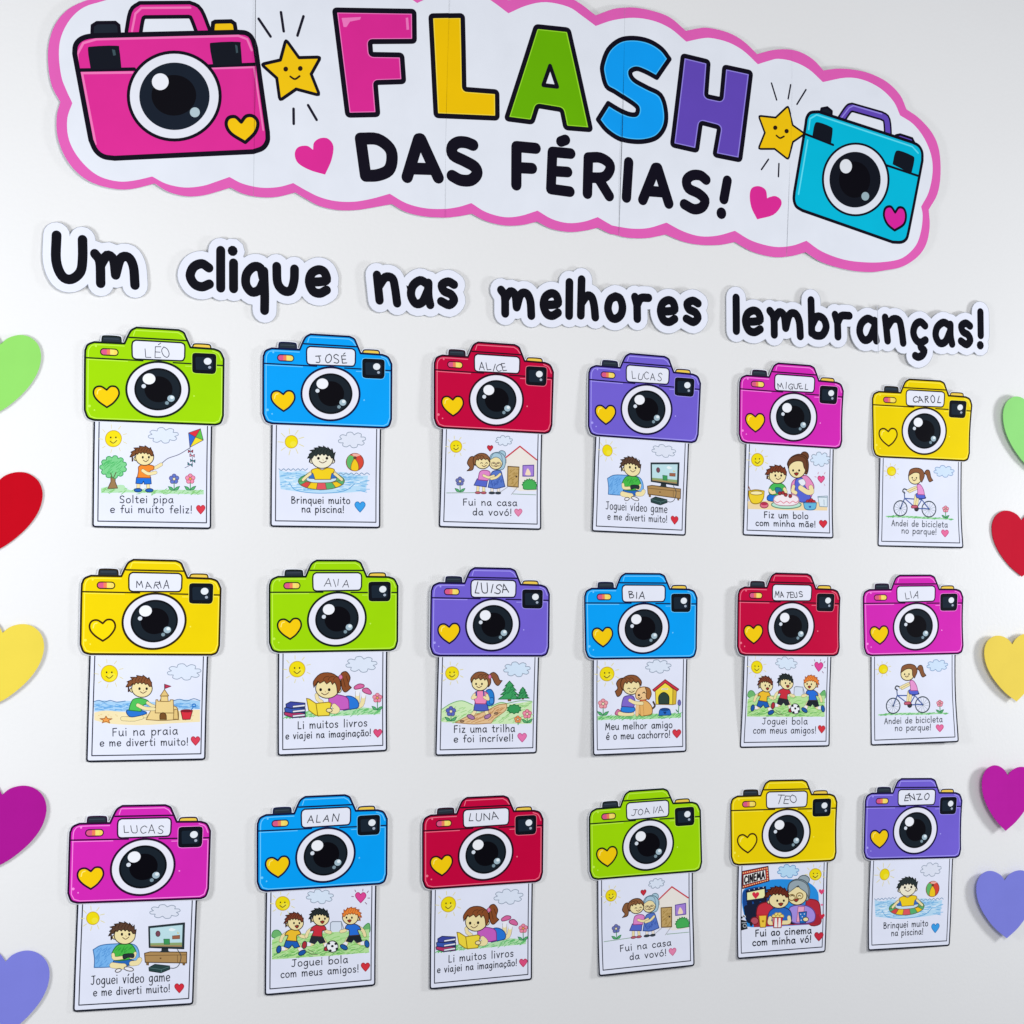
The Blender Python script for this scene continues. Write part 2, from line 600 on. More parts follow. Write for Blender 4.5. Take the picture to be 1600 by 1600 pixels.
def hatch(A, pts, col, n, ln, ang, seed=1, w=1.6):
    """short pencil strokes scattered inside a band given by its upper and lower edge"""
    rg = random.Random(seed)
    up, lo = pts
    for i in range(n):
        t = rg.random()
        def at(e):
            q = t * (len(e) - 1); k = min(int(q), len(e) - 2); f = q - k
            return (e[k][0] + (e[k + 1][0] - e[k][0]) * f, e[k][1] + (e[k + 1][1] - e[k][1]) * f)
        a, b_ = at(up), at(lo)
        f = rg.random()
        x, y = a[0] + (b_[0] - a[0]) * f, a[1] + (b_[1] - a[1]) * f
        l = ln * rg.uniform(.5, 1.1)
        g = ang + rg.uniform(-.25, .25)
        A.line([(x - l / 2 * math.cos(g), y + l / 2 * math.sin(g)), (x + l / 2 * math.cos(g), y - l / 2 * math.sin(g))], col, w)

def band(A, up, lo, col):
    A.poly(smooth(up) + smooth(lo)[::-1], col)

def eyes(A, cx, cy, rx, ry, dx=0, dy=0, smile=True, closed=False, mouth='line'):
    for sg in (-1, 1):
        ex, ey = cx + sg * rx * .38 + dx, cy + dy
        if closed:
            A.line([(ex - rx * .15, ey), (ex, ey - ry * .12), (ex + rx * .15, ey)], OL, 1.9, True)
        else:
            A.ell(ex, ey + ry * .04, rx * .125, ry * .165, '#1c1212', n=10)
    A.line([(cx + dx + 1, cy + dy + ry * .18), (cx + dx + rx * .07, cy + dy + ry * .28)], '#b08858', 1.4)
    if mouth == 'open':
        A.blob([(cx + dx - rx * .25, cy + dy + ry * .4), (cx + dx + rx * .3, cy + dy + ry * .36), (cx + dx + rx * .05, cy + dy + ry * .72)], '#a03028', OL, 1.6, 3)
    elif smile:
        A.line([(cx + dx - rx * .3, cy + dy + ry * .38), (cx + dx, cy + dy + ry * .56), (cx + dx + rx * .34, cy + dy + ry * .34)], '#5a3020', 1.9, True)

def head(A, cx, cy, rx, ry, ears=(-1,), skin=SKIN, ol=OL):
    for e in ears:
        A.ell(cx + e * rx * .98, cy + ry * .2, rx * .2, ry * .25, skin, ol, 2, 10)
    A.ell(cx, cy, rx, ry, skin, ol, 2.2, 26)

def boy_hair(A, cx, cy, rx, ry, col, ol, lean=0.0, n=8, low=.12, fr=.24, seed=3):
    """a spiky cap of hair: ragged crown, ragged fringe"""
    rg = random.Random(seed)
    top, bot = [], []
    a0, a1 = math.radians(192 + lean), math.radians(-8 + lean)
    for i in range(2 * n + 1):
        a = a0 + (a1 - a0) * i / (2 * n)
        k = (1.30 if 2 < i < 2 * n - 2 else 1.18) if i % 2 else 1.10
        k += rg.uniform(-.03, .06)
        a += (.2 if i % 2 else -.02) * (1 if lean >= 0 else -1)
        k2 = k * (.93 if math.sin(a) < .4 else 1)
        top.append((cx + rx * k2 * math.cos(a), cy - ry * k * math.sin(a) + ry * low))
    m = 6
    xr, xl = cx + rx * 1.0, cx - rx * .98
    for i in range(2 * m + 1):
        t = i / (2 * m)
        x = xr + (xl - xr) * t
        yy = cy - ry * (fr + .16 * math.sin(math.pi * t)) + (ry * .15 if i % 2 else -ry * .04) + ry * (.28 * (2 * abs(t - .5)) ** 3)
        bot.append((x, yy))
    A.poly(top + bot, col, ol, 2)
    for i in range(6):
        x = cx - rx * .7 + rx * .27 * i
        A.line([(x, cy - ry * (.45 + .06 * (i % 3))), (x + rx * .05, cy - ry * .7), (x + rx * .18, cy - ry * (.86 + .07 * (i % 2)))], ol, 1.1, True, k=2)

def girl_hair(A, cx, cy, rx, ry, col, ol, side=1):
    """smooth cap with a swept fringe; side = which side the tail is on"""
    s = side
    P = [(cx - s * rx * 1.02, cy + ry * .05), (cx - s * rx * 1.02, cy + ry * .05), (cx - s * rx * 1.05, cy - ry * .5), (cx - s * rx * .5, cy - ry * 1.15), (cx + s * rx * .35, cy - ry * 1.2),
         (cx + s * rx * 1.0, cy - ry * .7), (cx + s * rx * 1.1, cy + ry * .1), (cx + s * rx * .85, cy + ry * .6), (cx + s * rx * .85, cy + ry * .6),
         (cx + s * rx * .78, cy - ry * .05), (cx + s * rx * .62, cy - ry * .42), (cx + s * rx * .62, cy - ry * .42), (cx + s * rx * .45, cy - ry * .2), (cx + s * rx * .45, cy - ry * .2),
         (cx + s * rx * .3, cy - ry * .5), (cx + s * rx * .3, cy - ry * .5), (cx, cy - ry * .25), (cx, cy - ry * .25), (cx - s * rx * .2, cy - ry * .52), (cx - s * rx * .2, cy - ry * .52),
         (cx - s * rx * .55, cy - ry * .3), (cx - s * rx * .55, cy - ry * .3), (cx - s * rx * .7, cy - ry * .5), (cx - s * rx * .7, cy - ry * .5)]
    A.blob(P, col, ol, 2, 3)
    for t in (-.3, .1, .5):
        A.line([(cx + s * rx * t, cy - ry * .6), (cx + s * rx * (t + .15), cy - ry * .85), (cx + s * rx * (t + .45), cy - ry * .92)], ol, 1.2, True, k=2)

def limb(A, pts, w, col=SKIN, ol=OL, sm=True):
    A.line(pts, ol, w + 2, sm, k=3)
    A.line(pts, col, w, sm, k=3)

def figure(A, name='child'):
    A.grp(name)

BR, BRO = '#7a4a2a', '#3a2214'

def d_kite(A):
    sun(A, 345, 897, 58)
    cloud(A, 705, 875, 100, 48)
    A.grp('grass')
    band(A, [(262, 1245), (330, 1232), (420, 1225), (470, 1262), (700, 1262), (1005, 1268)], [(262, 1282), (480, 1280), (700, 1290), (1005, 1300)], '#b4e0b4')
    hatch(A, ([(265, 1245), (1000, 1270)], [(265, 1282), (1000, 1300)]), '#86c878', 70, 34, .5, 2)
    A.grp('tree')
    A.poly([(328, 1130), (366, 1130), (362, 1200), (380, 1248), (310, 1250), (332, 1200)], '#9a7a50', '#5a4430', 2)
    P = []
    for i in range(11):
        a0 = 2 * math.pi * i / 11
        P += [(348 + 80 * math.cos(a0), 1098 + 66 * math.sin(a0))] * 2
        for t in (.3, .7):
            a = a0 + 2 * math.pi / 11 * t
            P.append((348 + 95 * math.cos(a), 1098 + 80 * math.sin(a)))
    A.blob(P, '#7ccf8c', '#3a9a58', 2.2, 3)
    hatch(A, ([(285, 1050), (410, 1050)], [(285, 1140), (410, 1150)]), '#50b868', 34, 34, .7, 4)
    A.line([(340, 1175), (330, 1140)], '#5a4430', 2); A.line([(350, 1175), (368, 1135)], '#5a4430', 2)
    A.grp('kite')
    c = (940, 888)
    q = [(975, 828), (998, 910), (900, 962), (888, 858)]
    for i, col in enumerate(('#60c048', '#f0dc30', '#3068d0', '#e03040')):
        A.poly([q[i], q[(i + 1) % 4], c], col, '#3a3a50', 1.5)
    A.line([(690, 1080), (740, 1040), (820, 1012), (900, 965)], '#6a6a78', 2, True)
    A.line([(900, 962), (905, 1000), (920, 1040), (915, 1080), (865, 1108)], '#505060', 1.5, True)
    for x, y, cl, a in ((905, 990, '#b83848', 0), (917, 1020, '#e890a0', .2), (922, 1058, '#207878', .3), (903, 1084, '#408890', .6)):
        for sg in (-1, 1):
            A.poly([(x, y), (x + sg * 18, y - 11 + sg * a * 10), (x + sg * 17, y + 11 + sg * a * 10)], cl, '#303848', 1.2)
    figure(A, 'boy')
    limb(A, [(530, 1215), (528, 1258)], 11); limb(A, [(597, 1215), (602, 1258)], 11)
    A.ell(527, 1264, 28, 13, '#1f60b8', '#183058', 2); A.ell(608, 1266, 28, 13, '#1f60b8', '#183058', 2)
    A.poly([(515, 1172), (617, 1172), (622, 1220), (572, 1222), (566, 1200), (556, 1220), (510, 1216)], '#2070d8', '#183868', 2)
    limb(A, [(600, 1110), (650, 1105), (692, 1082)], 11)
    A.blob([(530, 1096), (570, 1082), (635, 1092), (635, 1120), (612, 1130), (615, 1178), (615, 1178), (520, 1175), (520, 1175), (528, 1130)], '#f08a30', '#7a4420', 2)
    limb(A, [(560, 1125), (600, 1148), (652, 1140)], 11)
    head(A, 572, 1028, 66, 60)
    boy_hair(A, 556, 1020, 74, 62, BR, BRO, 14)
    eyes(A, 580, 1028, 58, 60, 0, 0)
    flower(A, 787, 1187, 38, '#6078c8', 1268)
    flower(A, 905, 1187, 38, '#f090b0', 1268, mid='#f0a840')
    write(A, 'Soltei pipa', 395, 782, 1352, 1358, 38, group='caption')
    write(A, 'e fui muito feliz!', 330, 920, 1420, 1432, 38)
    hrt(A, 983, 1408, 32, '#dc3c4c', '#b82838')

def ring_seg(A, cx, cy, rx, ry, t, a0, a1, col):
    P = [(cx + rx * math.cos(a0 + (a1 - a0) * i / 6), cy + ry * math.sin(a0 + (a1 - a0) * i / 6)) for i in range(7)]
    Q = [(cx + (rx - t) * math.cos(a0 + (a1 - a0) * i / 6), cy - ry * .05 + (ry - t * 1.02) * math.sin(a0 + (a1 - a0) * i / 6)) for i in range(7)]
    A.poly(P + Q[::-1], col, '#6a5a38', 1.6)

def d_pool(A):
    sun(A, 343, 870, 45, False, 1.2)
    cloud(A, 778, 858, 90, 48, '#dfe4f2')
    A.grp('water')
    wave = lambda y, x0, x1, s: [(x0 + (x1 - x0) * i / 12, y + (7 if (i + s) % 2 else -5)) for i in range(13)]
    band(A, [(255, 1072), (330, 1085), (420, 1075), (520, 1100), (700, 1085), (820, 1110), (895, 1112)], [(268, 1205), (400, 1225), (560, 1238), (760, 1232), (880, 1220)], '#b8dcf4')
    hatch(A, ([(270, 1085), (890, 1115)], [(290, 1215), (870, 1225)]), '#7cb8e4', 120, 60, 0, 5, 1.8)
    hatch(A, ([(300, 1100), (860, 1125)], [(300, 1205), (850, 1220)]), '#dfeefa', 40, 50, 0, 6, 1.8)
    A.line(wave(1066, 255, 460, 0), '#7a98b8', 2, True, k=3); A.line(wave(1098, 680, 905, 1), '#7a98b8', 2, True, k=3)
    A.line([(330, 1160), (380, 1215), (540, 1236), (720, 1222), (800, 1170)], '#6aa8d8', 2, True)
    A.grp('beach_ball')
    cx, cy, r = 800, 1016, 62
    A.ell(cx, cy, r, r, '#d84838', '#8a4030', 2.4, 24)
    A.blob([(800, 985), (760, 968), (742, 1005), (748, 1045), (772, 1070), (772, 1070), (775, 1030)], '#60b868', None)
    A.blob([(798, 985), (798, 985), (775, 1030), (775, 1072), (822, 1075), (824, 1030)], '#f0c820', '#8a4030', 1.6)
    A.blob([(800, 980), (800, 980), (780, 962), (800, 955), (840, 965)], '#f0b0a0', None)
    A.ell(800, 985, 13, 11, '#6a4030', n=10)
    figure(A, 'boy')
    limb(A, [(490, 1090), (462, 1110), (430, 1135)], 13); limb(A, [(648, 1090), (672, 1112), (702, 1135)], 13)
    A.grp('swim_ring')
    A.ell(560, 1150, 165, 60, '#58b070', '#3a7a50', 2.4, 36)
    A.ell(560, 1136, 110, 30, '#c8e0f0', '#6a5a38', 2, 28)
    cols = ['#58b070', '#f0c820', '#58b070', '#e05860', '#f0c820', '#d84848', '#58b070']
    for i, cl in enumerate(cols):
        ring_seg(A, 560, 1150, 165, 60, 44, math.pi * (i) / 7, math.pi * (i + 1) / 7, cl)
    A.grp('boy#0'); A.g = 'boy#0'
    A.blob([(488, 1072), (530, 1058), (565, 1070), (605, 1056), (652, 1068), (640, 1100), (628, 1138), (628, 1138), (512, 1138), (512, 1138), (498, 1100)], '#f2d020', '#8a6a20', 2)
    A.poly([(470, 1096), (500, 1096), (512, 1132), (470, 1130)], '#3a70c0', '#28406a', 1.6)
    A.poly([(634, 1096), (662, 1096), (668, 1128), (626, 1132)], '#3a70c0', '#28406a', 1.6)
    limb(A, [(480, 1098), (455, 1115), (428, 1140)], 9); limb(A, [(655, 1098), (678, 1116), (706, 1140)], 9)
    head(A, 565, 995, 77, 64, (-1, 1), '#f0ead0')
    boy_hair(A, 562, 985, 84, 72, '#2a3434', '#141a1a', 0, 11)
    eyes(A, 568, 985, 80, 64)
    write(A, 'Brinquei muito', 345, 765, 1306, 1312, 36, group='caption')
    write(A, 'na piscina!', 420, 722, 1370, 1376, 36)
    hrt(A, 837, 1335, 38, '#3ca0e8', '#2878b8')

def d_grandma(A):
    sun(A, 265, 885, 45)
    cloud(A, 638, 840, 60, 33)
    hrt(A, 530, 898, 22, '#cc3040', '#982030')
    A.grp('house')
    A.poly([(650, 968), (762, 885), (893, 985), (893, 1225), (760, 1225), (650, 1180)], '#ece6de')
    A.line([(655, 966), (762, 882), (893, 984)], '#c83848', 5)
    A.line([(657, 975), (657, 1010)], '#a8a098', 1.5)
    A.poly([(670, 1035), (757, 1040), (752, 1195), (668, 1188)], '#c4a468', '#6a5030', 2.6)
    hatch(A, ([(680, 1050), (750, 1050)], [(680, 1180), (745, 1185)]), '#a88848', 30, 22, .6, 7)
    A.ell(737, 1113, 8, 8, '#4a3a2a', n=10)
    A.poly([(787, 1028), (872, 1025), (872, 1110), (787, 1110)], '#a884d8', '#5a4898', 2.4)
    A.blob([(808, 1100), (812, 1075), (825, 1050), (845, 1078), (846, 1102)], '#f4dcc0')
    A.grp('bush')
    P = []
    for i in range(9):
        a0 = math.pi + math.pi * i / 9
        P += [(840 + 50 * math.cos(a0), 1185 + 45 * math.sin(a0))] * 2
        P.append((840 + 60 * math.cos(a0 + .17), 1185 + 56 * math.sin(a0 + .17)))
    A.blob(P + [(893, 1190), (893, 1212), (893, 1212), (800, 1212)], '#48b058', '#2a7a40', 2, 3)
    A.grp('path')
    A.line([(598, 1242), (668, 1195)], '#a8a8b0', 1.8); A.line([(698, 1252), (742, 1200)], '#a8a8b0', 1.8)
    A.line([(710, 1248), (890, 1255)], '#88a890', 1.8); A.line([(190, 1240), (410, 1238)], '#88a890', 1.8)
    flower(A, 295, 1150, 36, '#6878b8', 1232)
    figure(A, 'grandmother')
    limb(A, [(548, 1195), (546, 1230)], 9, '#f0e6d8'); limb(A, [(596, 1195), (598, 1230)], 9, '#f0e6d8')
    A.ell(545, 1240, 24, 9, '#3a4450', '#202830', 1.6, 12); A.ell(594, 1241, 22, 9, '#3a4450', '#202830', 1.6, 12)
    A.blob([(550, 1075), (610, 1068), (628, 1110), (648, 1190), (648, 1190), (580, 1206), (515, 1196), (515, 1196), (530, 1130)], '#5878c8', '#2a4080', 2.2)
    hatch(A, ([(545, 1100), (620, 1100)], [(525, 1190), (640, 1190)]), '#3a58a8', 26, 26, 1.2, 8)
    A.ell(622, 943, 30, 28, '#a8c8d8', '#5a7888', 2)
    A.blob([(528, 985), (545, 940), (600, 928), (645, 960), (650, 1020), (625, 1060), (560, 1050)], '#a8c8d8', '#5a7888', 2)
    head(A, 575, 1008, 52, 50, ())
    A.blob([(530, 985), (530, 985), (560, 935), (615, 945), (628, 1010), (628, 1010), (605, 975), (570, 965)], '#a8c8d8', '#5a7888', 1.6)
    eyes(A, 575, 1015, 48, 40, 2, 0, closed=True)
    A.ell(557, 1018, 18, 15, None, '#8a7060', 1.6, 14); A.ell(597, 1018, 18, 15, None, '#8a7060', 1.6, 14)
    figure(A, 'girl')
    limb(A, [(436, 1190), (434, 1230)], 9); limb(A, [(480, 1190), (482, 1230)], 9)
    A.ell(435, 1238, 22, 9, '#c06070', '#6a3038', 1.6, 12); A.ell(480, 1239, 22, 9, '#c06070', '#6a3038', 1.6, 12)
    A.blob([(430, 1130), (430, 1130), (512, 1140), (512, 1140), (502, 1194), (502, 1194), (405, 1180), (405, 1180)], '#5868c8', '#303878', 2)
    A.blob([(452, 1075), (500, 1065), (532, 1085), (515, 1145), (515, 1145), (436, 1138), (436, 1138)], '#e088c8', '#8a3878', 2)
    limb(A, [(480, 1105), (520, 1120), (560, 1108)], 8); limb(A, [(610, 1095), (580, 1120), (540, 1130)], 8)
    A.blob([(408, 965), (375, 965), (352, 1010), (372, 1045), (350, 1070), (350, 1070), (395, 1060), (405, 1010)], '#8a5c3a', BRO, 2)
    head(A, 472, 1002, 58, 52, ())
    girl_hair(A, 465, 1000, 60, 52, '#8a5c3a', BRO, -1)
    eyes(A, 478, 1012, 52, 44, 6, 0, closed=True)
    write(A, 'Fui na casa', 318, 742, 1336, 1342, 38, group='caption')
    write(A, 'da vovó!', 395, 700, 1413, 1418, 38)
    hrt(A, 752, 1395, 30, '#e888b0', '#c86890')

def d_game(A):
    sun(A, 287, 865, 45, False, 1.1)
    cloud(A, 795, 820, 98, 42, '#dfe4f2')
    A.grp('pillow')
    A.blob([(290, 1085), (290, 1085), (345, 1055), (430, 1045), (560, 1045), (605, 1080), (610, 1150), (560, 1190), (400, 1205), (298, 1208), (298, 1208), (300, 1150)], '#78b4ec', '#3a70a8', 2.4)
    hatch(A, ([(320, 1080), (420, 1070)], [(320, 1195), (420, 1190)]), '#5898d8', 30, 34, .8, 9)
    figure(A, 'boy')
    A.blob([(445, 1155), (560, 1155), (580, 1175), (520, 1195), (440, 1190)], '#2a68b8', '#183868', 2)
    limb(A, [(560, 1180), (600, 1175), (615, 1155)], 17); limb(A, [(425, 1192), (470, 1198), (505, 1200)], 19)
    A.ell(540, 1218, 34, 14, '#ecebf2', OL, 2, 14, .2); A.ell(466, 1228, 22, 12, '#ecebf2', OL, 2, 12, -.3)
    A.blob([(455, 1058), (510, 1045), (560, 1050), (590, 1100), (570, 1145), (450, 1160), (420, 1120)], '#48b848', '#286828', 2.2)
    hatch(A, ([(460, 1070), (560, 1065)], [(450, 1140), (570, 1140)]), '#2f9a38', 20, 30, .9, 10)
    limb(A, [(430, 1118), (440, 1145), (505, 1138)], 11); limb(A, [(585, 1110), (575, 1135), (555, 1138)], 10)
    A.blob([(500, 1120), (540, 1112), (575, 1115), (572, 1140), (535, 1138), (505, 1150)], '#283438', '#101418', 1.6)
    head(A, 512, 985, 74, 62)
    boy_hair(A, 500, 972, 84, 70, '#5a4030', '#2a1a12', 12, 10)
    eyes(A, 518, 975, 68, 66)
    A.grp('cabinet')
    A.poly([(650, 1110), (690, 1100), (945, 1103), (943, 1178), (655, 1172)], '#b08c58', '#5a4428', 2.4)
    A.line([(655, 1125), (944, 1122)], '#7a5c38', 1.8); A.line([(880, 1122), (880, 1176)], '#7a5c38', 1.6)
    A.ell(762, 1145, 7, 6, '#6a4c2a', n=8)
    A.poly([(662, 1172), (680, 1172), (678, 1192), (664, 1190)], '#8a6840', '#5a4428', 1.5); A.poly([(915, 1178), (932, 1178), (930, 1192), (918, 1192)], '#8a6840', '#5a4428', 1.5)
    A.grp('television')
    A.poly([(770, 1070), (815, 1070), (818, 1095), (838, 1102), (748, 1104), (768, 1092)], '#2a3438')
    A.poly([(680, 925), (932, 900), (925, 1080), (683, 1070)], '#2c3c42', '#182024', 2.5)
    A.poly([(690, 936), (918, 914), (912, 1052), (692, 1054)], '#bfe0e6')
    A.poly([(692, 1040), (912, 1036), (912, 1064), (692, 1060)], '#8fa870')
    A.poly([(694, 1054), (911, 1055), (911, 1066), (694, 1062)], '#a88c60')
    A.poly([(785, 1012), (826, 1012), (826, 1048), (788, 1048)], '#3f9a5a', '#286040', 1.4)
    A.poly([(846, 990), (898, 986), (897, 1010), (846, 1012)], '#a0644a', '#6a4030', 1.2)
    A.blob([(820, 950), (835, 935), (855, 940), (870, 948), (845, 958)], '#e8f2f4')
    A.ell(745, 975, 16, 20, '#7a4a58', '#4a2c38', 1.4, 10)
    A.poly([(882, 960), (888, 970), (896, 966), (890, 975), (880, 975)], '#d8c868')
    A.grp('games_console')
    A.poly([(680, 1208), (722, 1186), (825, 1198), (826, 1220), (765, 1245), (682, 1232)], '#2a4444', '#142424', 2)
    A.line([(682, 1210), (768, 1222), (824, 1202)], '#507070', 1.6); A.line([(768, 1222), (766, 1244)], '#507070', 1.6)
    A.line([(880, 1085), (905, 1130), (890, 1190), (860, 1212), (825, 1212)], '#3a4448', 2, True)
    write(A, 'Joguei vídeo game', 275, 825, 1326, 1300, 38, group='caption')
    write(A, 'e me diverti muito!', 292, 825, 1404, 1374, 38)
    hrt(A, 890, 1350, 32, '#d83040', '#a82030')

def d_cake(A):
    sun(A, 280, 865, 50)
    cloud(A, 785, 860, 72, 48, '#d4e4f6')
    A.grp('table')
    band(A, [(195, 1195), (400, 1190), (700, 1195), (848, 1205)], [(195, 1258), (500, 1266), (848, 1268)], '#f0d8a8')
    figure(A, 'mother')
    A.blob([(560, 1040), (620, 1000), (680, 990), (735, 1060), (730, 1120), (705, 1185), (705, 1185), (610, 1190), (555, 1130)], '#e890c0', '#8a3870', 2)
    A.blob([(590, 1020), (640, 1005), (660, 1060), (700, 1130), (712, 1175), (690, 1192), (620, 1195), (585, 1090)], '#5868d0', '#303c90', 2)
    limb(A, [(712, 1082), (720, 1115), (685, 1120), (628, 1085)], 17); limb(A, [(572, 1075), (565, 1110), (590, 1125)], 12)
    A.blob([(610, 1030), (650, 1015), (670, 1050), (640, 1070)], '#e8ecf4', '#8890a0', 1.4)
    A.ell(658, 838, 34, 36, '#6a4028', BRO, 2, 18)
    A.blob([(525, 915), (545, 850), (610, 820), (670, 840), (692, 900), (680, 975), (640, 960)], '#6a4028', BRO, 2)
    head(A, 600, 935, 68, 72, ())
    A.blob([(526, 930), (526, 930), (535, 860), (600, 832), (670, 860), (680, 960), (680, 960), (655, 925), (640, 880), (590, 875), (550, 895)], '#6a4028', BRO, 1.6)
    eyes(A, 592, 945, 64, 60, 0, 0, mouth='open')
    figure(A, 'boy')
    A.blob([(375, 1140), (510, 1130), (490, 1190), (365, 1190)], '#2070d0', '#183868', 2)
    A.blob([(395, 1060), (440, 1045), (490, 1060), (512, 1100), (480, 1140), (385, 1140), (370, 1100)], '#48b858', '#286830', 2)
    limb(A, [(378, 1105), (400, 1125), (460, 1105)], 11); limb(A, [(498, 1095), (510, 1120)], 11)
    A.blob([(425, 1085), (470, 1090), (475, 1130), (430, 1125)], '#287898', '#184858', 1.4)
    head(A, 442, 992, 68, 60)
    boy_hair(A, 434, 980, 76, 66, '#7a3c24', '#3a1a10', 8)
    eyes(A, 448, 985, 62, 62)
    A.grp('cake')
    A.ell(512, 1222, 122, 32, '#b8e4d0', '#4a8a70', 2.4, 30)
    A.blob([(412, 1205), (418, 1160), (470, 1138), (550, 1138), (605, 1158), (612, 1205), (560, 1228), (460, 1228)], '#f4e8ee', '#b08890', 2.2)
    A.line([(415, 1190), (440, 1206), (465, 1192), (490, 1210), (515, 1194), (540, 1210), (565, 1192), (590, 1206), (610, 1190)], '#e08898', 3, True, k=3)
    for x, y in ((460, 1130), (508, 1142), (545, 1152), (485, 1126)):
        A.ell(x, y, 14, 14, '#a83038', '#5a2020', 1.6, 10)
    A.grp('yellow_bowl')
    A.line([(205, 1078), (238, 1150)], '#8a5030', 4)
    A.blob([(205, 1112), (205, 1112), (265, 1102), (332, 1112), (332, 1112), (325, 1170), (290, 1210), (235, 1212), (208, 1170)], '#f0d030', '#9a7a18', 2.4)
    A.ell(268, 1128, 52, 16, '#f8ecb0', '#9a7a18', 1.8, 18)
    A.grp('jam_dish')
    A.ell(330, 1226, 34, 24, '#e07088', '#8a3048', 2, 16); A.ell(330, 1216, 28, 12, '#b83050', n=14)
    A.grp('berry_bowl')
    for x, y in ((690, 1195), (715, 1185), (735, 1198), (705, 1205)):
        A.ell(x, y, 17, 15, '#c03038', '#6a1820', 1.5, 10)
    A.blob([(652, 1205), (652, 1205), (760, 1205), (760, 1205), (745, 1258), (670, 1258)], '#68b8dc', '#2a6a90', 2)
    hrt(A, 706, 1240, 10, '#3058a8', None, group=None)
    A.grp('measuring_cup')
    A.poly([(770, 1155), (848, 1150), (848, 1238), (785, 1235)], '#dce8f0', '#8098a8', 1.8)
    A.line([(768, 1160), (846, 1162)], '#8098a8', 1.5); A.line([(820, 1180), (822, 1225)], '#8098a8', 1.4)
    hrt(A, 795, 1018, 28, '#e85890', '#b83868')
    for a, b_ in (((768, 975), (772, 962)), ((820, 975), (826, 962)), ((755, 1000), (743, 996)), ((820, 1055), (826, 1066))):
        A.line([a, b_], '#c888a0', 1.8)
    write(A, 'Fiz um bolo', 328, 690, 1330, 1338, 38, group='caption')
    write(A, 'com minha mãe!', 258, 750, 1396, 1406, 36)
    hrt(A, 812, 1380, 32, '#d83040', '#a82030')

def d_bike(A):
    sun(A, 262, 848, 36, False, 1.0)
    cloud(A, 697, 828, 78, 40, '#cfe2f6', '#8aa4c8')
    A.grp('grass')
    band(A, [(225, 1212), (400, 1203), (600, 1206), (780, 1208)], [(225, 1222), (400, 1220), (600, 1222), (780, 1216)], '#a8dca8')
    hatch(A, ([(230, 1205), (780, 1205)], [(230, 1222), (780, 1218)]), '#68b870', 50, 24, .3, 11)
    flower(A, 722, 1133, 28, '#f0a0b0', 1205, mid='#e8a0a0')
    A.grp('bicycle')
    for cx, cy, rx, ry in ((345, 1145, 55, 62), (582, 1140, 58, 64)):
        A.ell(cx, cy, rx, ry, None, '#3a4650', 4, 30)
        for i in range(6):
            a = math.pi * i / 6 + .2
            A.line([(cx - rx * .9 * math.cos(a), cy - ry * .9 * math.sin(a)), (cx + rx * .9 * math.cos(a), cy + ry * .9 * math.sin(a))], '#9aa4b0', 1)
        A.ell(cx, cy, 8, 8, '#303840', n=8)
    A.line([(345, 1145), (378, 1060), (372, 1010)], '#3c5488', 4)
    A.line([(378, 1062), (520, 1065)], '#4860a0', 4); A.line([(382, 1065), (478, 1140), (582, 1138), (520, 1065), (478, 1140)], '#4860a0', 4)
    A.line([(405, 998), (372, 985), (360, 1005), (378, 1018)], '#3a4048', 4.5, True)
    A.blob([(520, 1050), (552, 1042), (552, 1056), (515, 1062)], '#28303c', None)
    A.ell(478, 1142, 17, 19, '#3a3a40', '#202024', 2, 14)
    figure(A, 'girl')
    limb(A, [(470, 1035), (465, 1080), (462, 1120)], 9); limb(A, [(490, 1040), (482, 1085), (478, 1118)], 9)
    A.blob([(438, 1118), (480, 1115), (485, 1132), (440, 1138)], '#c86078', '#7a3040', 1.8)
    limb(A, [(470, 965), (430, 982), (400, 998)], 6); limb(A, [(480, 975), (450, 990), (415, 1008)], 6)
    A.blob([(472, 1020), (520, 1015), (545, 1030), (540, 1055), (480, 1052)], '#5868d0', '#303c80', 2)
    A.blob([(478, 948), (505, 945), (532, 985), (542, 1025), (542, 1025), (485, 1025), (485, 1025), (482, 985)], '#e898d0', '#9a4888', 1.8)
    A.blob([(535, 850), (550, 825), (575, 830), (590, 880), (608, 905), (608, 905), (580, 918), (562, 890), (552, 865)], '#8a5838', BRO, 1.8)
    head(A, 458, 893, 54, 50, ())
    A.blob([(402, 880), (402, 880), (415, 830), (465, 812), (515, 825), (535, 870), (515, 925), (515, 925), (498, 900), (492, 855), (450, 850)], '#8a5838', BRO, 1.8)
    eyes(A, 452, 890, 46, 44)
    write(A, 'Andei de bicicleta', 275, 740, 1292, 1284, 36, '#50545e', 3, group='caption')
    write(A, 'no parque!', 360, 648, 1350, 1348, 36, '#50545e', 3)
    hrt(A, 718, 1335, 30, '#e870a0', '#c85888')

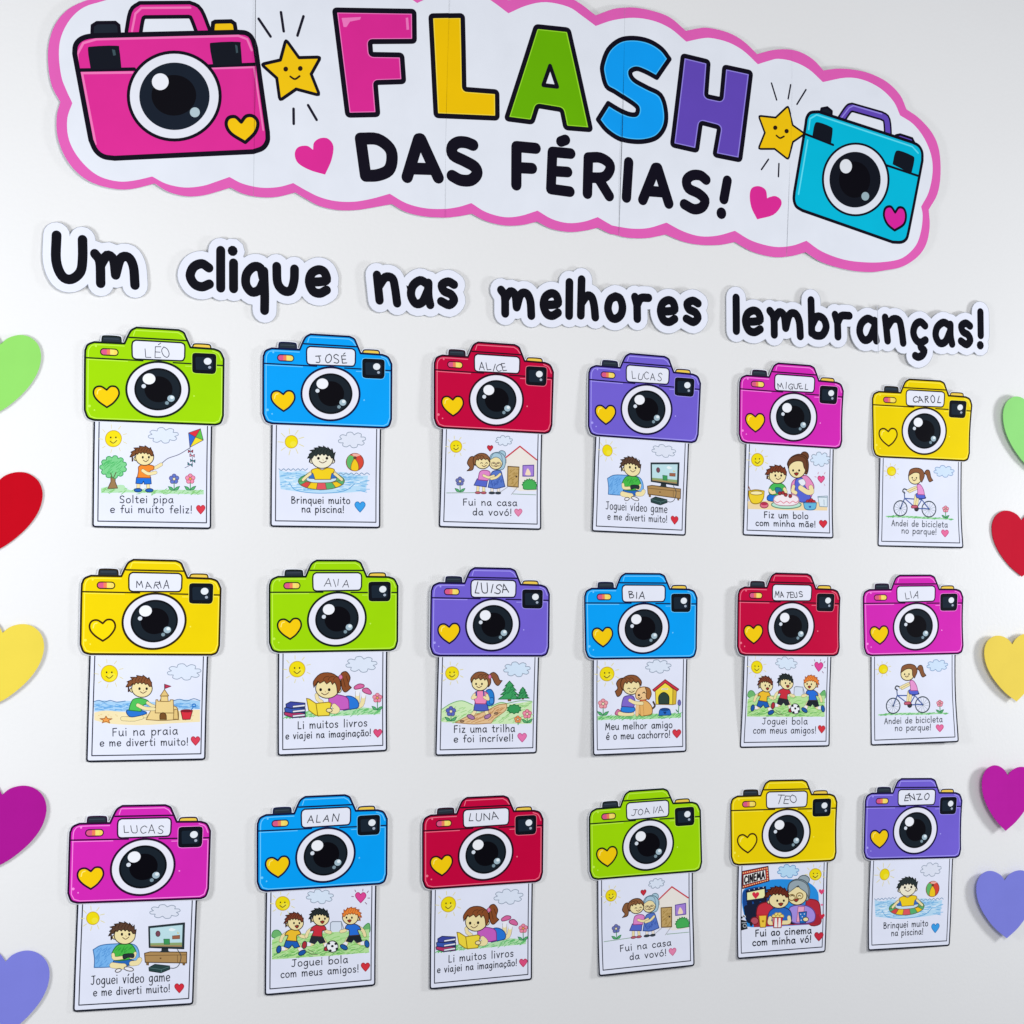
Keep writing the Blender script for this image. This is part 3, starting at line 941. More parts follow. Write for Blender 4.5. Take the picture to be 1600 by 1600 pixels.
def d_beach(A):
    sun(A, 325, 880, 60)
    cloud(A, 862, 868, 110, 50)
    A.grp('sea')
    band(A, [(215, 1080), (290, 1072), (360, 1082), (440, 1075), (640, 1082), (780, 1072), (870, 1064), (975, 1074)], [(215, 1152), (500, 1150), (975, 1130)], '#a8d0f0')
    hatch(A, ([(225, 1090), (965, 1085)], [(225, 1148), (965, 1128)]), '#68a8e0', 80, 60, 0, 12, 1.8)
    A.line([(215, 1080), (250, 1072), (290, 1084), (330, 1072), (380, 1084), (440, 1076)], '#4878a8', 2, True, k=3)
    A.line([(780, 1074), (830, 1062), (880, 1074), (930, 1058), (975, 1072)], '#4878a8', 2, True, k=3)
    A.grp('sand')
    band(A, [(215, 1160), (300, 1145), (500, 1160), (700, 1165), (850, 1140), (975, 1135)], [(215, 1215), (330, 1240), (560, 1248), (800, 1232), (975, 1222)], '#f2e2b4')
    hatch(A, ([(230, 1165), (960, 1150)], [(260, 1220), (950, 1225)]), '#dcc080', 26, 12, 0, 13, 1.6)
    A.grp('sandcastle')
    A.blob([(590, 1208), (620, 1150), (650, 1110), (790, 1110), (820, 1150), (822, 1206), (822, 1206), (700, 1214), (590, 1208)], '#ecd08c', '#8a6a38', 2)
    A.poly([(655, 1160), (660, 1066), (674, 1066), (674, 1076), (690, 1076), (690, 1066), (745, 1066), (745, 1076), (762, 1076), (762, 1066), (784, 1066), (788, 1160)], '#ecd08c', '#8a6a38', 2)
    A.poly([(790, 1136), (814, 1132), (820, 1204), (785, 1204)], '#e4c47c', '#8a6a38', 1.8)
    A.poly([(697, 1040), (745, 1040), (748, 1078), (694, 1078)], '#ecd08c', '#8a6a38', 2)
    A.poly([(690, 1040), (722, 992), (752, 1038)], '#e4c47c', '#8a6a38', 2)
    A.blob([(688, 1206), (688, 1206), (690, 1170), (712, 1158), (732, 1172), (735, 1206), (735, 1206)], '#7a5028', '#4a3018', 2)
    A.line([(722, 992), (722, 955)], '#4a3838', 2)
    A.poly([(724, 956), (768, 970), (726, 986)], '#c03858', '#7a2038', 1.8)
    A.grp('bucket')
    A.line([(905, 1150), (930, 1112)], '#2878c8', 4); A.ell(932, 1106, 13, 11, None, '#2878c8', 4, 12)
    A.poly([(838, 1145), (922, 1142), (904, 1204), (852, 1206)], '#d83040', '#7a1c28', 2.2)
    A.ell(880, 1144, 42, 9, '#8a2030', '#7a1c28', 1.6, 16)
    A.grp('starfish')
    P = []
    for i in range(10):
        a = -1.57 + math.pi * i / 5
        r = 44 if i % 2 == 0 else 19
        P.append((300 + r * 1.05 * math.cos(a), 1212 + r * .62 * math.sin(a)))
    A.blob(P, '#f0a050', '#a86020', 2, 2)
    figure(A, 'boy')
    limb(A, [(560, 1190), (500, 1205), (420, 1202)], 14); limb(A, [(575, 1168), (582, 1182)], 14)
    A.blob([(455, 1140), (520, 1140), (580, 1150), (592, 1165), (545, 1180), (480, 1190), (450, 1165)], '#2a74d0', '#183c70', 2)
    A.blob([(500, 1062), (550, 1055), (598, 1070), (610, 1092), (570, 1105), (552, 1150), (552, 1150), (465, 1142), (465, 1142), (478, 1095)], '#50c058', '#287030', 2.2)
    limb(A, [(600, 1088), (625, 1105), (645, 1112)], 10); limb(A, [(530, 1105), (580, 1128), (645, 1132)], 12)
    head(A, 560, 985, 74, 64)
    boy_hair(A, 545, 970, 82, 68, '#845030', '#3a2010', 12)
    eyes(A, 568, 985, 68, 62)
    write(A, 'Fui na praia', 345, 815, 1328, 1312, 42, group='caption')
    write(A, 'e me diverti muito!', 255, 890, 1402, 1388, 38)
    hrt(A, 942, 1358, 32, '#dc4058', '#b02840')

def d_read(A):
    sun(A, 307, 870, 58)
    cloud(A, 775, 835, 103, 50)
    A.grp('grass')
    band(A, [(360, 1185), (430, 1170), (560, 1190), (760, 1150), (915, 1165)], [(360, 1222), (560, 1215), (760, 1205), (915, 1198)], '#b4e2b0')
    hatch(A, ([(215, 1215), (400, 1175), (740, 1160), (910, 1165)], [(215, 1232), (400, 1222), (740, 1205), (910, 1196)]), '#68c070', 120, 34, .5, 14)
    flower(A, 893, 1080, 36, '#f090a8', 1168, mid='#f0a050')
    A.grp('books')
    for (q, cl) in (([(215, 1190), (232, 1178), (370, 1195), (370, 1222), (278, 1228), (218, 1208)], '#b83868'), ([(218, 1158), (235, 1148), (370, 1160), (370, 1188), (275, 1194), (222, 1186)], '#3858b0'), ([(228, 1128), (262, 1110), (368, 1120), (368, 1152), (270, 1160), (230, 1152)], '#3c48a0')):
        A.poly(q, cl, '#202850', 2.2)
    for y in (1134, 1170, 1204):
        A.poly([(278, y + 6), (368, y - 4), (368, y + 10), (278, y + 20)], '#eceef6', '#404868', 1.5)
    figure(A, 'girl')
    limb(A, [(720, 1130), (748, 1110), (750, 1040)], 15); A.line([(750, 1052), (752, 1022)], '#f0f0f6', 15)
    limb(A, [(730, 1145), (780, 1130), (795, 1065)], 15); A.line([(793, 1068), (800, 1046)], '#f0f0f6', 15)
    A.blob([(725, 1000), (760, 978), (795, 985), (790, 1005), (735, 1018)], '#d868a0', '#7a3058', 2)
    A.blob([(785, 1018), (820, 1008), (850, 1038), (840, 1055), (795, 1040)], '#d868a0', '#7a3058', 2)
    A.blob([(650, 1080), (700, 1068), (750, 1100), (755, 1150), (690, 1165), (640, 1165)], '#2a78d8', '#183c78', 2.2)
    A.blob([(560, 1060), (620, 1060), (680, 1085), (690, 1160), (690, 1160), (620, 1168), (560, 1140), (540, 1095)], '#c860c0', '#782c78', 2.2)
    limb(A, [(580, 1140), (605, 1165), (590, 1180), (540, 1172)], 16); limb(A, [(452, 1060), (460, 1090), (490, 1112)], 12)
    A.blob([(628, 905), (665, 888), (695, 930), (685, 980), (705, 1005), (705, 1005), (665, 1038), (640, 1020), (630, 970)], '#8a4c28', BRO, 2.2)
    head(A, 530, 1010, 86, 74, (1,))
    girl_hair(A, 525, 1000, 92, 84, '#8a4c28', BRO, 1)
    A.line([(645, 940), (660, 1000)], BRO, 1.3); A.line([(665, 920), (680, 960)], BRO, 1.3)
    A.ell(626, 928, 14, 17, '#e080a8', '#8a3858', 1.6, 10)
    eyes(A, 512, 1018, 82, 72)
    A.grp('open_book')
    A.poly([(378, 1085), (400, 1090), (448, 1122), (462, 1212), (440, 1206), (395, 1172)], '#f0d840', '#8a7010', 2.2)
    A.poly([(448, 1122), (540, 1112), (560, 1120), (545, 1210), (462, 1214)], '#f0d840', '#8a7010', 2.2)
    A.g = 'girl#0'
    A.ell(545, 1172, 22, 15, SKIN, OL, 1.8, 12)
    write(A, 'Li muitos livros', 315, 820, 1310, 1286, 40, group='caption')
    write(A, 'e viajei na imaginação!', 228, 848, 1386, 1356, 36)
    hrt(A, 897, 1338, 30, '#e05080', '#b83058')

def pine(A, cx, top, bot, w):
    A.grp('pine_tree')
    h = bot - top
    A.poly([(cx - w * .14, bot - h * .1), (cx + w * .14, bot - h * .1), (cx + w * .14, bot + h * .1), (cx - w * .14, bot + h * .1)], '#8a5c38', '#4a3020', 1.5)
    P = [(cx, top)]
    R = []
    for i in range(4):
        yy = top + h * (.28 + .24 * i)
        ww = w * (.42 + .2 * i)
        R += [(cx + ww, yy), (cx + ww * .55, yy - h * .02)]
    R = R[:-1]
    Lf = [(2 * cx - x, y) for x, y in R][::-1]
    A.poly([(cx, top)] + R + Lf, '#3fa060', '#1f6a3c', 2)
    hatch(A, ([(cx - w * .2, top + h * .3), (cx + w * .2, top + h * .3)], [(cx - w * .6, bot - h * .1), (cx + w * .6, bot - h * .1)]), '#287a48', 14, w * .3, .8, int(cx))

def d_trail(A):
    sun(A, 277, 878, 50)
    cloud(A, 765, 850, 92, 48, '#d2e4f6')
    A.grp('hills')
    band(A, [(198, 1150), (270, 1105), (350, 1085), (430, 1115), (560, 1130), (640, 1100), (720, 1110), (880, 1090)], [(198, 1245), (400, 1255), (640, 1262), (880, 1262)], '#cfeab8')
    hatch(A, ([(205, 1150), (430, 1120), (640, 1115), (875, 1105)], [(205, 1245), (880, 1258)]), '#98d080', 130, 44, .45, 15)
    A.line([(198, 1150), (270, 1105), (350, 1085), (430, 1115)], '#70b068', 2, True); A.line([(570, 1130), (640, 1100), (690, 1108)], '#70b068', 2, True); A.line([(690, 1108), (790, 1088), (878, 1092)], '#70b068', 2, True)
    A.grp('path')
    A.blob([(300, 1250), (300, 1250), (400, 1200), (520, 1170), (620, 1120), (690, 1110), (690, 1110), (680, 1160), (600, 1220), (570, 1256), (570, 1256), (440, 1262)], '#e4c090', '#a88050', 2)
    hatch(A, ([(330, 1240), (640, 1130)], [(560, 1250), (670, 1150)]), '#c08c58', 40, 46, .5, 16)
    A.ell(352, 1240, 16, 8, '#9a7a60', '#5a4838', 1.4, 10); A.ell(610, 1182, 15, 8, '#9a7a60', '#5a4838', 1.4, 10)
    pine(A, 710, 938, 1075, 82)
    pine(A, 810, 985, 1068, 48)
    A.grp('bush')
    P = []
    for i in range(10):
        a0 = 2 * math.pi * i / 10
        P += [(745 + 44 * math.cos(a0), 1150 + 28 * math.sin(a0))] * 2
        P.append((745 + 54 * math.cos(a0 + .31), 1150 + 36 * math.sin(a0 + .31)))
    A.blob(P, '#389a58', '#1f6a3c', 2, 3)
    flower(A, 268, 1165, 40, '#5868c0', 1238)
    flower(A, 843, 1188, 36, '#f090a8', 1255)
    flower(A, 773, 1228, 28, '#f0a048', 1268, False)
    figure(A, 'girl')
    limb(A, [(455, 1155), (440, 1180), (425, 1195)], 12); limb(A, [(530, 1155), (540, 1180), (545, 1195)], 12)
    A.blob([(390, 1195), (420, 1190), (448, 1215), (430, 1228), (400, 1215)], '#a878a8', '#583858', 1.8); A.blob([(525, 1200), (560, 1185), (570, 1200), (545, 1222), (522, 1218)], '#a878a8', '#583858', 1.8)
    A.blob([(450, 1100), (450, 1100), (540, 1100), (540, 1100), (552, 1158), (552, 1158), (500, 1165), (440, 1158), (440, 1158)], '#5060c0', '#283078', 2)
    A.grp('backpack')
    A.blob([(530, 1020), (565, 1000), (590, 1030), (595, 1090), (580, 1118), (540, 1115)], '#2880d0', '#184888', 2.4)
    A.blob([(560, 1070), (588, 1065), (588, 1105), (562, 1108)], '#3c90dc', '#184888', 1.6)
    A.g = 'girl#0'
    A.blob([(455, 1020), (500, 1010), (545, 1030), (545, 1060), (530, 1110), (530, 1110), (455, 1108), (455, 1108), (440, 1055)], '#f08cb8', '#983c68', 2)
    A.line([(460, 1018), (462, 1060)], '#285090', 5); A.line([(515, 1012), (518, 1060)], '#285090', 5)
    limb(A, [(445, 1040), (430, 1065), (455, 1058)], 9); limb(A, [(540, 1045), (550, 1075), (520, 1060)], 9)
    A.blob([(560, 890), (590, 872), (620, 895), (635, 930), (655, 935), (655, 935), (625, 972), (600, 955), (580, 915)], '#8a5838', BRO, 2)
    head(A, 488, 955, 62, 55, (1,))
    girl_hair(A, 492, 945, 70, 62, '#8a5838', BRO, 1)
    A.ell(562, 905, 11, 16, '#e080a8', '#8a3858', 1.5, 10)
    eyes(A, 480, 957, 58, 54)
    write(A, 'Fiz uma trilha', 290, 750, 1325, 1322, 40, group='caption')
    write(A, 'e foi incrível!', 290, 738, 1398, 1392, 38)
    hrt(A, 805, 1367, 34, '#e878b0', '#c05890')

def d_dog(A):
    sun(A, 300, 865, 56)
    cloud(A, 697, 810, 90, 46)
    A.grp('grass')
    band(A, [(230, 1195), (400, 1190), (600, 1182), (870, 1180)], [(230, 1228), (400, 1220), (600, 1222), (870, 1212)], '#a8e0a0')
    hatch(A, ([(235, 1195), (868, 1180)], [(235, 1228), (868, 1214)]), '#60b868', 90, 32, .5, 17)
    flower(A, 272, 1100, 40, '#f0a0a8', 1190)
    A.grp('flower')
    A.ell(858, 1098, 12, 24, '#7068b8', '#484078', 1.5, 10); A.line([(855, 1120), (850, 1180)], '#3f9a5a', 2.4); A.blob([(850, 1168), (832, 1150), (840, 1165)], '#58b070', '#2f7a50', 1.5)
    A.grp('kennel')
    A.poly([(675, 1000), (752, 935), (810, 990), (808, 1112), (680, 1108)], '#f2dc48', '#9a7820', 2.2)
    A.poly([(810, 990), (838, 995), (832, 1108), (808, 1112)], '#dcb838', '#9a7820', 2)
    A.poly([(655, 995), (750, 915), (855, 992), (842, 1006), (750, 940), (668, 1008)], '#d03848', '#7a1c28', 2.2)
    A.blob([(702, 1106), (702, 1106), (702, 1045), (740, 1015), (778, 1045), (780, 1106), (780, 1106)], '#30463c', '#182820', 2)
    A.line([(728, 990), (768, 988)], '#f0e8d0', 6); A.line([(728, 990), (768, 988)], '#9a7820', 1.2)
    A.grp('dog_bowl')
    A.blob([(715, 1145), (780, 1145), (795, 1192), (795, 1192), (700, 1195), (700, 1195)], '#2a70c8', '#183c78', 2)
    A.ell(747, 1148, 34, 9, '#184888', '#183c78', 1.6, 14); hrt(A, 748, 1175, 12, '#183c78', None, group=None)
    figure(A, 'girl')
    A.blob([(365, 1180), (385, 1145), (408, 1160), (400, 1190)], '#d878a0', '#8a3858', 2)
    limb(A, [(400, 1178), (450, 1182), (500, 1180)], 13)
    A.blob([(425, 1120), (500, 1120), (520, 1150), (490, 1170), (415, 1162)], '#2a80d8', '#183c78', 2)
    A.blob([(440, 1045), (500, 1040), (520, 1080), (510, 1130), (510, 1130), (415, 1122), (415, 1122), (422, 1080)], '#8068c8', '#40307a', 2)
    A.blob([(440, 905), (400, 905), (375, 940), (385, 980), (365, 1005), (365, 1005), (385, 1045), (415, 1020), (425, 960)], '#8a5430', BRO, 2.2)
    head(A, 492, 968, 66, 62, ())
    girl_hair(A, 490, 958, 74, 66, '#8a5430', BRO, -1)
    eyes(A, 490, 985, 60, 50, 4, 0, closed=True)
    A.grp('dog')
    A.line([(655, 1140), (672, 1120), (660, 1090)], '#4a3a30', 7, True)
    A.blob([(560, 1080), (605, 1080), (645, 1120), (652, 1170), (630, 1190), (560, 1192), (540, 1140)], '#e8b468', '#8a5c28', 2.2)
    limb(A, [(540, 1110), (535, 1185)], 12, '#f0c890', '#8a5c28'); limb(A, [(570, 1120), (575, 1185)], 12, '#e8b468', '#8a5c28')
    A.blob([(525, 1020), (550, 980), (600, 972), (635, 1000), (620, 1060), (570, 1075), (530, 1060)], '#f0c890', '#8a5c28', 2.2)
    A.blob([(600, 975), (632, 985), (645, 1030), (625, 1070), (605, 1050), (608, 1010)], '#a86c38', '#5a3818', 2)
    A.ell(550, 1035, 10, 9, '#281c18', n=10); A.line([(578, 1020), (590, 1012), (598, 1022)], '#3a2a20', 2.2, True)
    A.line([(545, 1055), (560, 1062), (572, 1052)], '#5a3020', 2, True)
    A.line([(560, 1078), (605, 1075)], '#c84038', 3)
    A.g = 'girl#0'
    limb(A, [(480, 1075), (520, 1095), (575, 1100)], 11)
    write(A, 'Meu melhor amigo', 290, 802, 1302, 1290, 38, group='caption')
    write(A, 'é o meu cachorro!', 297, 785, 1376, 1362, 38)
    hrt(A, 835, 1335, 32, '#d83848', '#a82838')

def player(A, hx, hy, rx, ry, hair, hol, shirt, shorts, shoe, flip, seed):
    s = -1 if flip else 1
    X = lambda x: hx + s * x
    figure(A, 'boy')
    limb(A, [(X(20), hy + 165), (X(35), hy + 200), (X(45), hy + 205)], 14); limb(A, [(X(-45), hy + 170), (X(-70), hy + 190), (X(-100), hy + 192)], 14)
    A.line([(X(36), hy + 198), (X(48), hy + 208)], '#eeeef4', 14); A.line([(X(-88), hy + 192), (X(-100), hy + 192)], '#eeeef4', 14)
    A.ell(X(48), hy + 222, 30, 17, shoe, '#182440', 2, 14, -.5 * s); A.ell(X(-122), hy + 198, 17, 28, shoe, '#182440', 2, 14, .2 * s)
    A.poly([(X(-70), hy + 130), (X(10), hy + 135), (X(32), hy + 178), (X(-8), hy + 188), (X(-25), hy + 165), (X(-50), hy + 190), (X(-85), hy + 178)], shorts, '#182440', 2)
    limb(A, [(X(-62), hy + 75), (X(-95), hy + 100), (X(-108), hy + 135)], 11); limb(A, [(X(22), hy + 75), (X(40), hy + 98), (X(68), hy + 105)], 11)
    A.blob([(X(-60), hy + 62), (X(-20), hy + 48), (X(25), hy + 58), (X(36), hy + 85), (X(10), hy + 95), (X(8), hy + 138), (X(8), hy + 138), (X(-68), hy + 132), (X(-68), hy + 132), (X(-55), hy + 95), (X(-78), hy + 92)], shirt, '#40302c', 2.2)
    head(A, hx, hy, rx, ry, (-s,))
    boy_hair(A, hx - s * 10, hy - 8, rx * 1.08, ry * 1.1, hair, hol, 14 * s, 9, seed=seed)
    eyes(A, hx + s * 8, hy, rx * .9, ry, 0, 0, mouth='open')

def d_ball(A):
    sun(A, 290, 858, 52)
    cloud(A, 563, 805, 92, 46, '#d8e6f6')
    hrt(A, 865, 812, 40, '#e04898', '#b03070')
    for a, b_ in (((828, 768), (822, 755)), ((880, 762), (882, 748)), ((912, 775), (922, 762)), ((812, 805), (798, 803)), ((898, 848), (910, 860)), ((918, 815), (932, 815))):
        A.line([a, b_], '#8a5a78', 2)
    A.grp('bush')
    A.blob([(215, 1110), (222, 1065), (258, 1058), (285, 1090), (285, 1120)], '#70b870', '#3a8a4a', 2); A.blob([(880, 1050), (905, 1012), (930, 1008), (930, 1070)], '#70b870', '#3a8a4a', 2)
    A.grp('grass')
    band(A, [(213, 1130), (290, 1095), (500, 1078), (800, 1062), (928, 1048)], [(213, 1275), (400, 1262), (650, 1245), (925, 1222)], '#b8e29c')
    hatch(A, ([(225, 1130), (500, 1088), (920, 1062)], [(225, 1270), (920, 1222)]), '#88cc68', 150, 46, .3, 18)
    hatch(A, ([(225, 1230), (920, 1180)], [(225, 1270), (920, 1222)]), '#60b058', 60, 40, .3, 19)
    A.grp('goal')
    A.poly([(642, 1000), (652, 992), (722, 992), (728, 1070), (642, 1060)], '#d8e2f0')
    A.line([(640, 1065), (642, 1002), (655, 992), (722, 992), (728, 1075)], '#808a98', 3); A.line([(722, 992), (745, 1062)], '#808a98', 2)
    player(A, 385, 1002, 58, 56, '#7a3c28', '#3a1810', '#f0c030', '#2060b8', '#1f58a8', False, 3)
    player(A, 572, 968, 60, 56, '#283030', '#101414', '#cc3040', '#282c34', '#b03038', False, 5)
    player(A, 788, 960, 58, 54, '#f08838', '#a04c18', '#2870d8', '#20242c', '#2060a8', True, 8)
    A.grp('football')
    A.ell(655, 1178, 42, 42, '#f2f4f8', '#303438', 2.4, 24)
    for x, y in ((655, 1175), (630, 1155), (680, 1158), (640, 1208), (688, 1195)):
        A.ell(x, y, 11, 10, '#202428', n=6)
    A.line([(460, 1212), (500, 1232), (545, 1238)], '#70785a', 2, True); A.line([(475, 1200), (520, 1222)], '#70785a', 1.6)
    write(A, 'Joguei bola', 355, 768, 1328, 1298, 40, group='caption')
    write(A, 'com meus amigos!', 277, 848, 1410, 1366, 40)
    hrt(A, 898, 1330, 32, '#d83440', '#a82430')

def d_cinema(A):
    A.grp('backdrop')
    A.blob([(205, 1030), (230, 940), (400, 880), (560, 872), (700, 890), (785, 960), (800, 1060), (805, 1228), (805, 1228), (280, 1250), (240, 1200), (215, 1120)], '#2890e0')
    A.blob([(210, 1040), (220, 960), (330, 930), (400, 960), (420, 1100), (330, 1170), (270, 1180), (225, 1120)], '#184c98')
    cloud(A, 562, 808, 76, 46, '#b8dcf4', '#6898c8')
    sun(A, 772, 835, 46)
    A.grp('screen')
    A.poly([(235, 960), (392, 925), (396, 1045), (240, 1050)], '#101c38')
    A.poly([(242, 975), (382, 945), (386, 1020), (244, 1040)], '#f0f0b0', '#283048', 2)
    for x in (262, 300, 336, 370):
        A.ell(x, 952 - (x - 262) * .2 + 4, 4, 4, '#e8ecf4', n=6)
    hrt(A, 312, 1000, 28, '#d83048', None, group=None)
    A.grp('audience')
    for x, y, r in ((265, 1062, 22), (320, 1050, 24), (375, 1040, 22), (245, 1100, 25), (300, 1100, 30)):
        A.ell(x, y, r, r, '#182038', n=14)
    A.blob([(225, 1090), (280, 1070), (380, 1050), (400, 1100), (340, 1180), (260, 1220), (230, 1160)], '#182038')
    A.grp('cinema_sign')
    A.poly([(203, 808), (405, 768), (415, 885), (208, 945)], '#c83838', '#3a1c20', 2.4)
    A.poly([(212, 835), (385, 795), (392, 872), (214, 918)], '#f2f0ec', '#5a2428', 2)
    for i in range(12):
        t = i / 11
        A.ell(212 + 185 * t, 820 - 38 * t, 5, 5, '#f4d890', n=6); A.ell(216 + 185 * t, 930 - 50 * t, 5, 5, '#f4d890', n=6)
    for i in range(4):
        A.ell(400 + i, 800 + 22 * i, 5, 5, '#f4d890', n=6)
    write(A, 'CINEMA', 222, 380, 905, 862, 36, '#201820', 5.5)
    A.grp('seats')
    A.blob([(330, 1180), (325, 1100), (360, 1062), (430, 1058), (450, 1120), (440, 1180)], '#c83040', '#701820', 2.4)
    A.blob([(700, 1050), (760, 1035), (800, 1060), (812, 1130), (810, 1225), (720, 1225)], '#b82c3c', '#701820', 2.4)
    A.poly([(330, 1150), (810, 1150), (812, 1226), (560, 1236), (300, 1250), (290, 1210)], '#a82838')
    A.ell(305, 1200, 30, 28, '#b85060', '#701820', 2)
    A.ell(600, 1200, 26, 26, '#30242c', '#181014', 2); A.ell(278, 1225, 12, 18, '#282028', n=10)
    figure(A, 'grandmother')
    A.blob([(570, 1110), (620, 1080), (700, 1082), (755, 1115), (772, 1170), (740, 1215), (600, 1215)], '#a890e0', '#58408a', 2.4)
    A.poly([(640, 1090), (690, 1090), (672, 1210), (628, 1210)], '#f0a8c8', '#a05878', 1.6)
    A.ell(683, 878, 44, 36, '#98a8b0', '#4a5860', 2.2)
    A.blob([(560, 985), (568, 910), (625, 872), (695, 890), (728, 950), (722, 1030), (690, 1040), (600, 1000)], '#98a8b0', '#4a5860', 2.2)
    head(A, 632, 1005, 74, 72, ())
    A.blob([(560, 985), (560, 985), (575, 905), (640, 880), (710, 920), (722, 1030), (722, 1030), (700, 980), (655, 945), (640, 925), (605, 950)], '#98a8b0', '#4a5860', 1.8)
    eyes(A, 622, 1008, 74, 62, 0, 0, closed=True, mouth='open')
    A.ell(592, 1018, 25, 24, None, '#8a6c30', 2.4, 18); A.ell(652, 1005, 25, 24, None, '#8a6c30', 2.4, 18)
    figure(A, 'boy')
    A.blob([(420, 1130), (460, 1100), (530, 1095), (580, 1125), (590, 1190), (560, 1225), (430, 1225), (408, 1180)], '#2868c0', '#183468', 2.4)
    limb(A, [(570, 1175), (570, 1210), (520, 1215)], 13); limb(A, [(425, 1180), (420, 1215), (450, 1218)], 13)
    head(A, 492, 1040, 76, 62, (-1,))
    boy_hair(A, 478, 1012, 84, 72, '#6a2c1c', '#301008', 6, 10, .1, .2)
    eyes(A, 505, 1040, 66, 62, 0, 0, mouth='open')
    A.grp('popcorn')
    for x, y in ((455, 1165), (475, 1150), (498, 1150), (515, 1165), (485, 1168)):
        A.ell(x, y, 16, 14, '#f2dc80', '#a88c30', 1.5, 10)
    A.poly([(440, 1175), (522, 1175), (508, 1255), (452, 1255)], '#f0ece8', '#7a2028', 2)
    for x in (448, 478, 506):
        A.poly([(x, 1176), (x + 13, 1176), (x + 8, 1254), (x + 3, 1254)], '#c82838')
    A.grp('soda_cup')
    A.poly([(338, 1158), (398, 1155), (390, 1250), (348, 1252)], '#f0c840', '#8a6010', 2); A.line([(338, 1158), (398, 1155)], '#c83030', 4); hrt(A, 370, 1205, 10, '#a87818', None, group=None)
    A.grp('soda_cup')
    A.poly([(645, 1135), (705, 1130), (698, 1218), (655, 1220)], '#2870c0', '#183468', 2)
    for x, y in ((660, 1150), (688, 1148), (672, 1170), (692, 1188), (664, 1196)):
        A.ell(x, y, 5, 5, '#dce8f4', n=6)
    A.g = 'grandmother#0'
    A.ell(698, 1190, 22, 17, SKIN, OL, 1.8, 12)
    A.grp('film_clapper')
    A.poly([(200, 1190), (242, 1200), (250, 1262), (200, 1275)], '#202428', None)
    A.poly([(198, 1168), (238, 1148), (244, 1162), (202, 1184)], '#202428'); A.line([(212, 1165), (220, 1178)], '#e8ecf4', 3); A.line([(226, 1157), (234, 1170)], '#e8ecf4', 3)
    A.ell(228, 1238, 13, 13, None, '#a8b0b8', 2, 12); A.line([(206, 1215), (240, 1212)], '#a8b0b8', 2)
    hrt(A, 820, 975, 22, '#e04878', None)
    hrt(A, 822, 1078, 10, '#e878a0', None)
    hrt(A, 822, 1168, 22, '#c82840', None)
    write(A, 'Fui ao cinema', 310, 742, 1322, 1300, 38, '#181c24', 4, group='caption')
    write(A, 'com minha vó!', 287, 742, 1394, 1368, 38, '#181c24', 4)
    hrt(A, 800, 1326, 34, '#cc2c40', '#9a1c2c')

# ================================================================== card data
# corners of the camera body (TL TR BR BL) and lower corners of the strip as read in each crop: origin, scale
H_ = 554.09
T6 = [(0, H_), (1000, H_), (1000, 0), (0, 0), (62.96, -759.8), (921, -759.8)]
CR = [l.split() for l in '''150 192 1148 245 1140 800 138 762 203 1522 1060 1548
148 200 1060 243 1057 772 140 737 195 1472 982 1488
100 178 1022 232 1003 783 98 742 128 1510 932 1533
108 168 1005 228 978 780 104 720 130 1492 882 1530
140 190 972 240 955 775 130 730 148 1480 893 1500
127 222 960 265 930 800 135 762 168 1515 885 1525
130 180 1125 195 1108 745 115 740 153 1518 1012 1492
108 195 1040 198 1030 728 103 745 170 1510 965 1467
125 203 1002 215 1000 747 113 745 150 1500 915 1487
120 198 993 203 985 740 130 742 195 1497 905 1472
128 205 943 203 935 738 118 745 130 1488 853 1470
92 208 903 205 903 733 108 738 165 1470 868 1452
132 222 1112 185 1097 725 110 758 150 1512 985 1460
110 205 1060 160 1055 700 105 770 160 1540 970 1467
103 208 978 160 972 690 100 748 150 1495 900 1425
160 210 1015 165 1030 700 160 772 233 1530 982 1452
107 217 940 200 930 722 115 755 165 1495 853 1447
180 215 980 200 965 745 162 760 200 1525 870 1475'''.split('\n')]
CR = [[(float(r[i]), float(r[i + 1])) for i in range(0, 12, 2)] for r in CR]
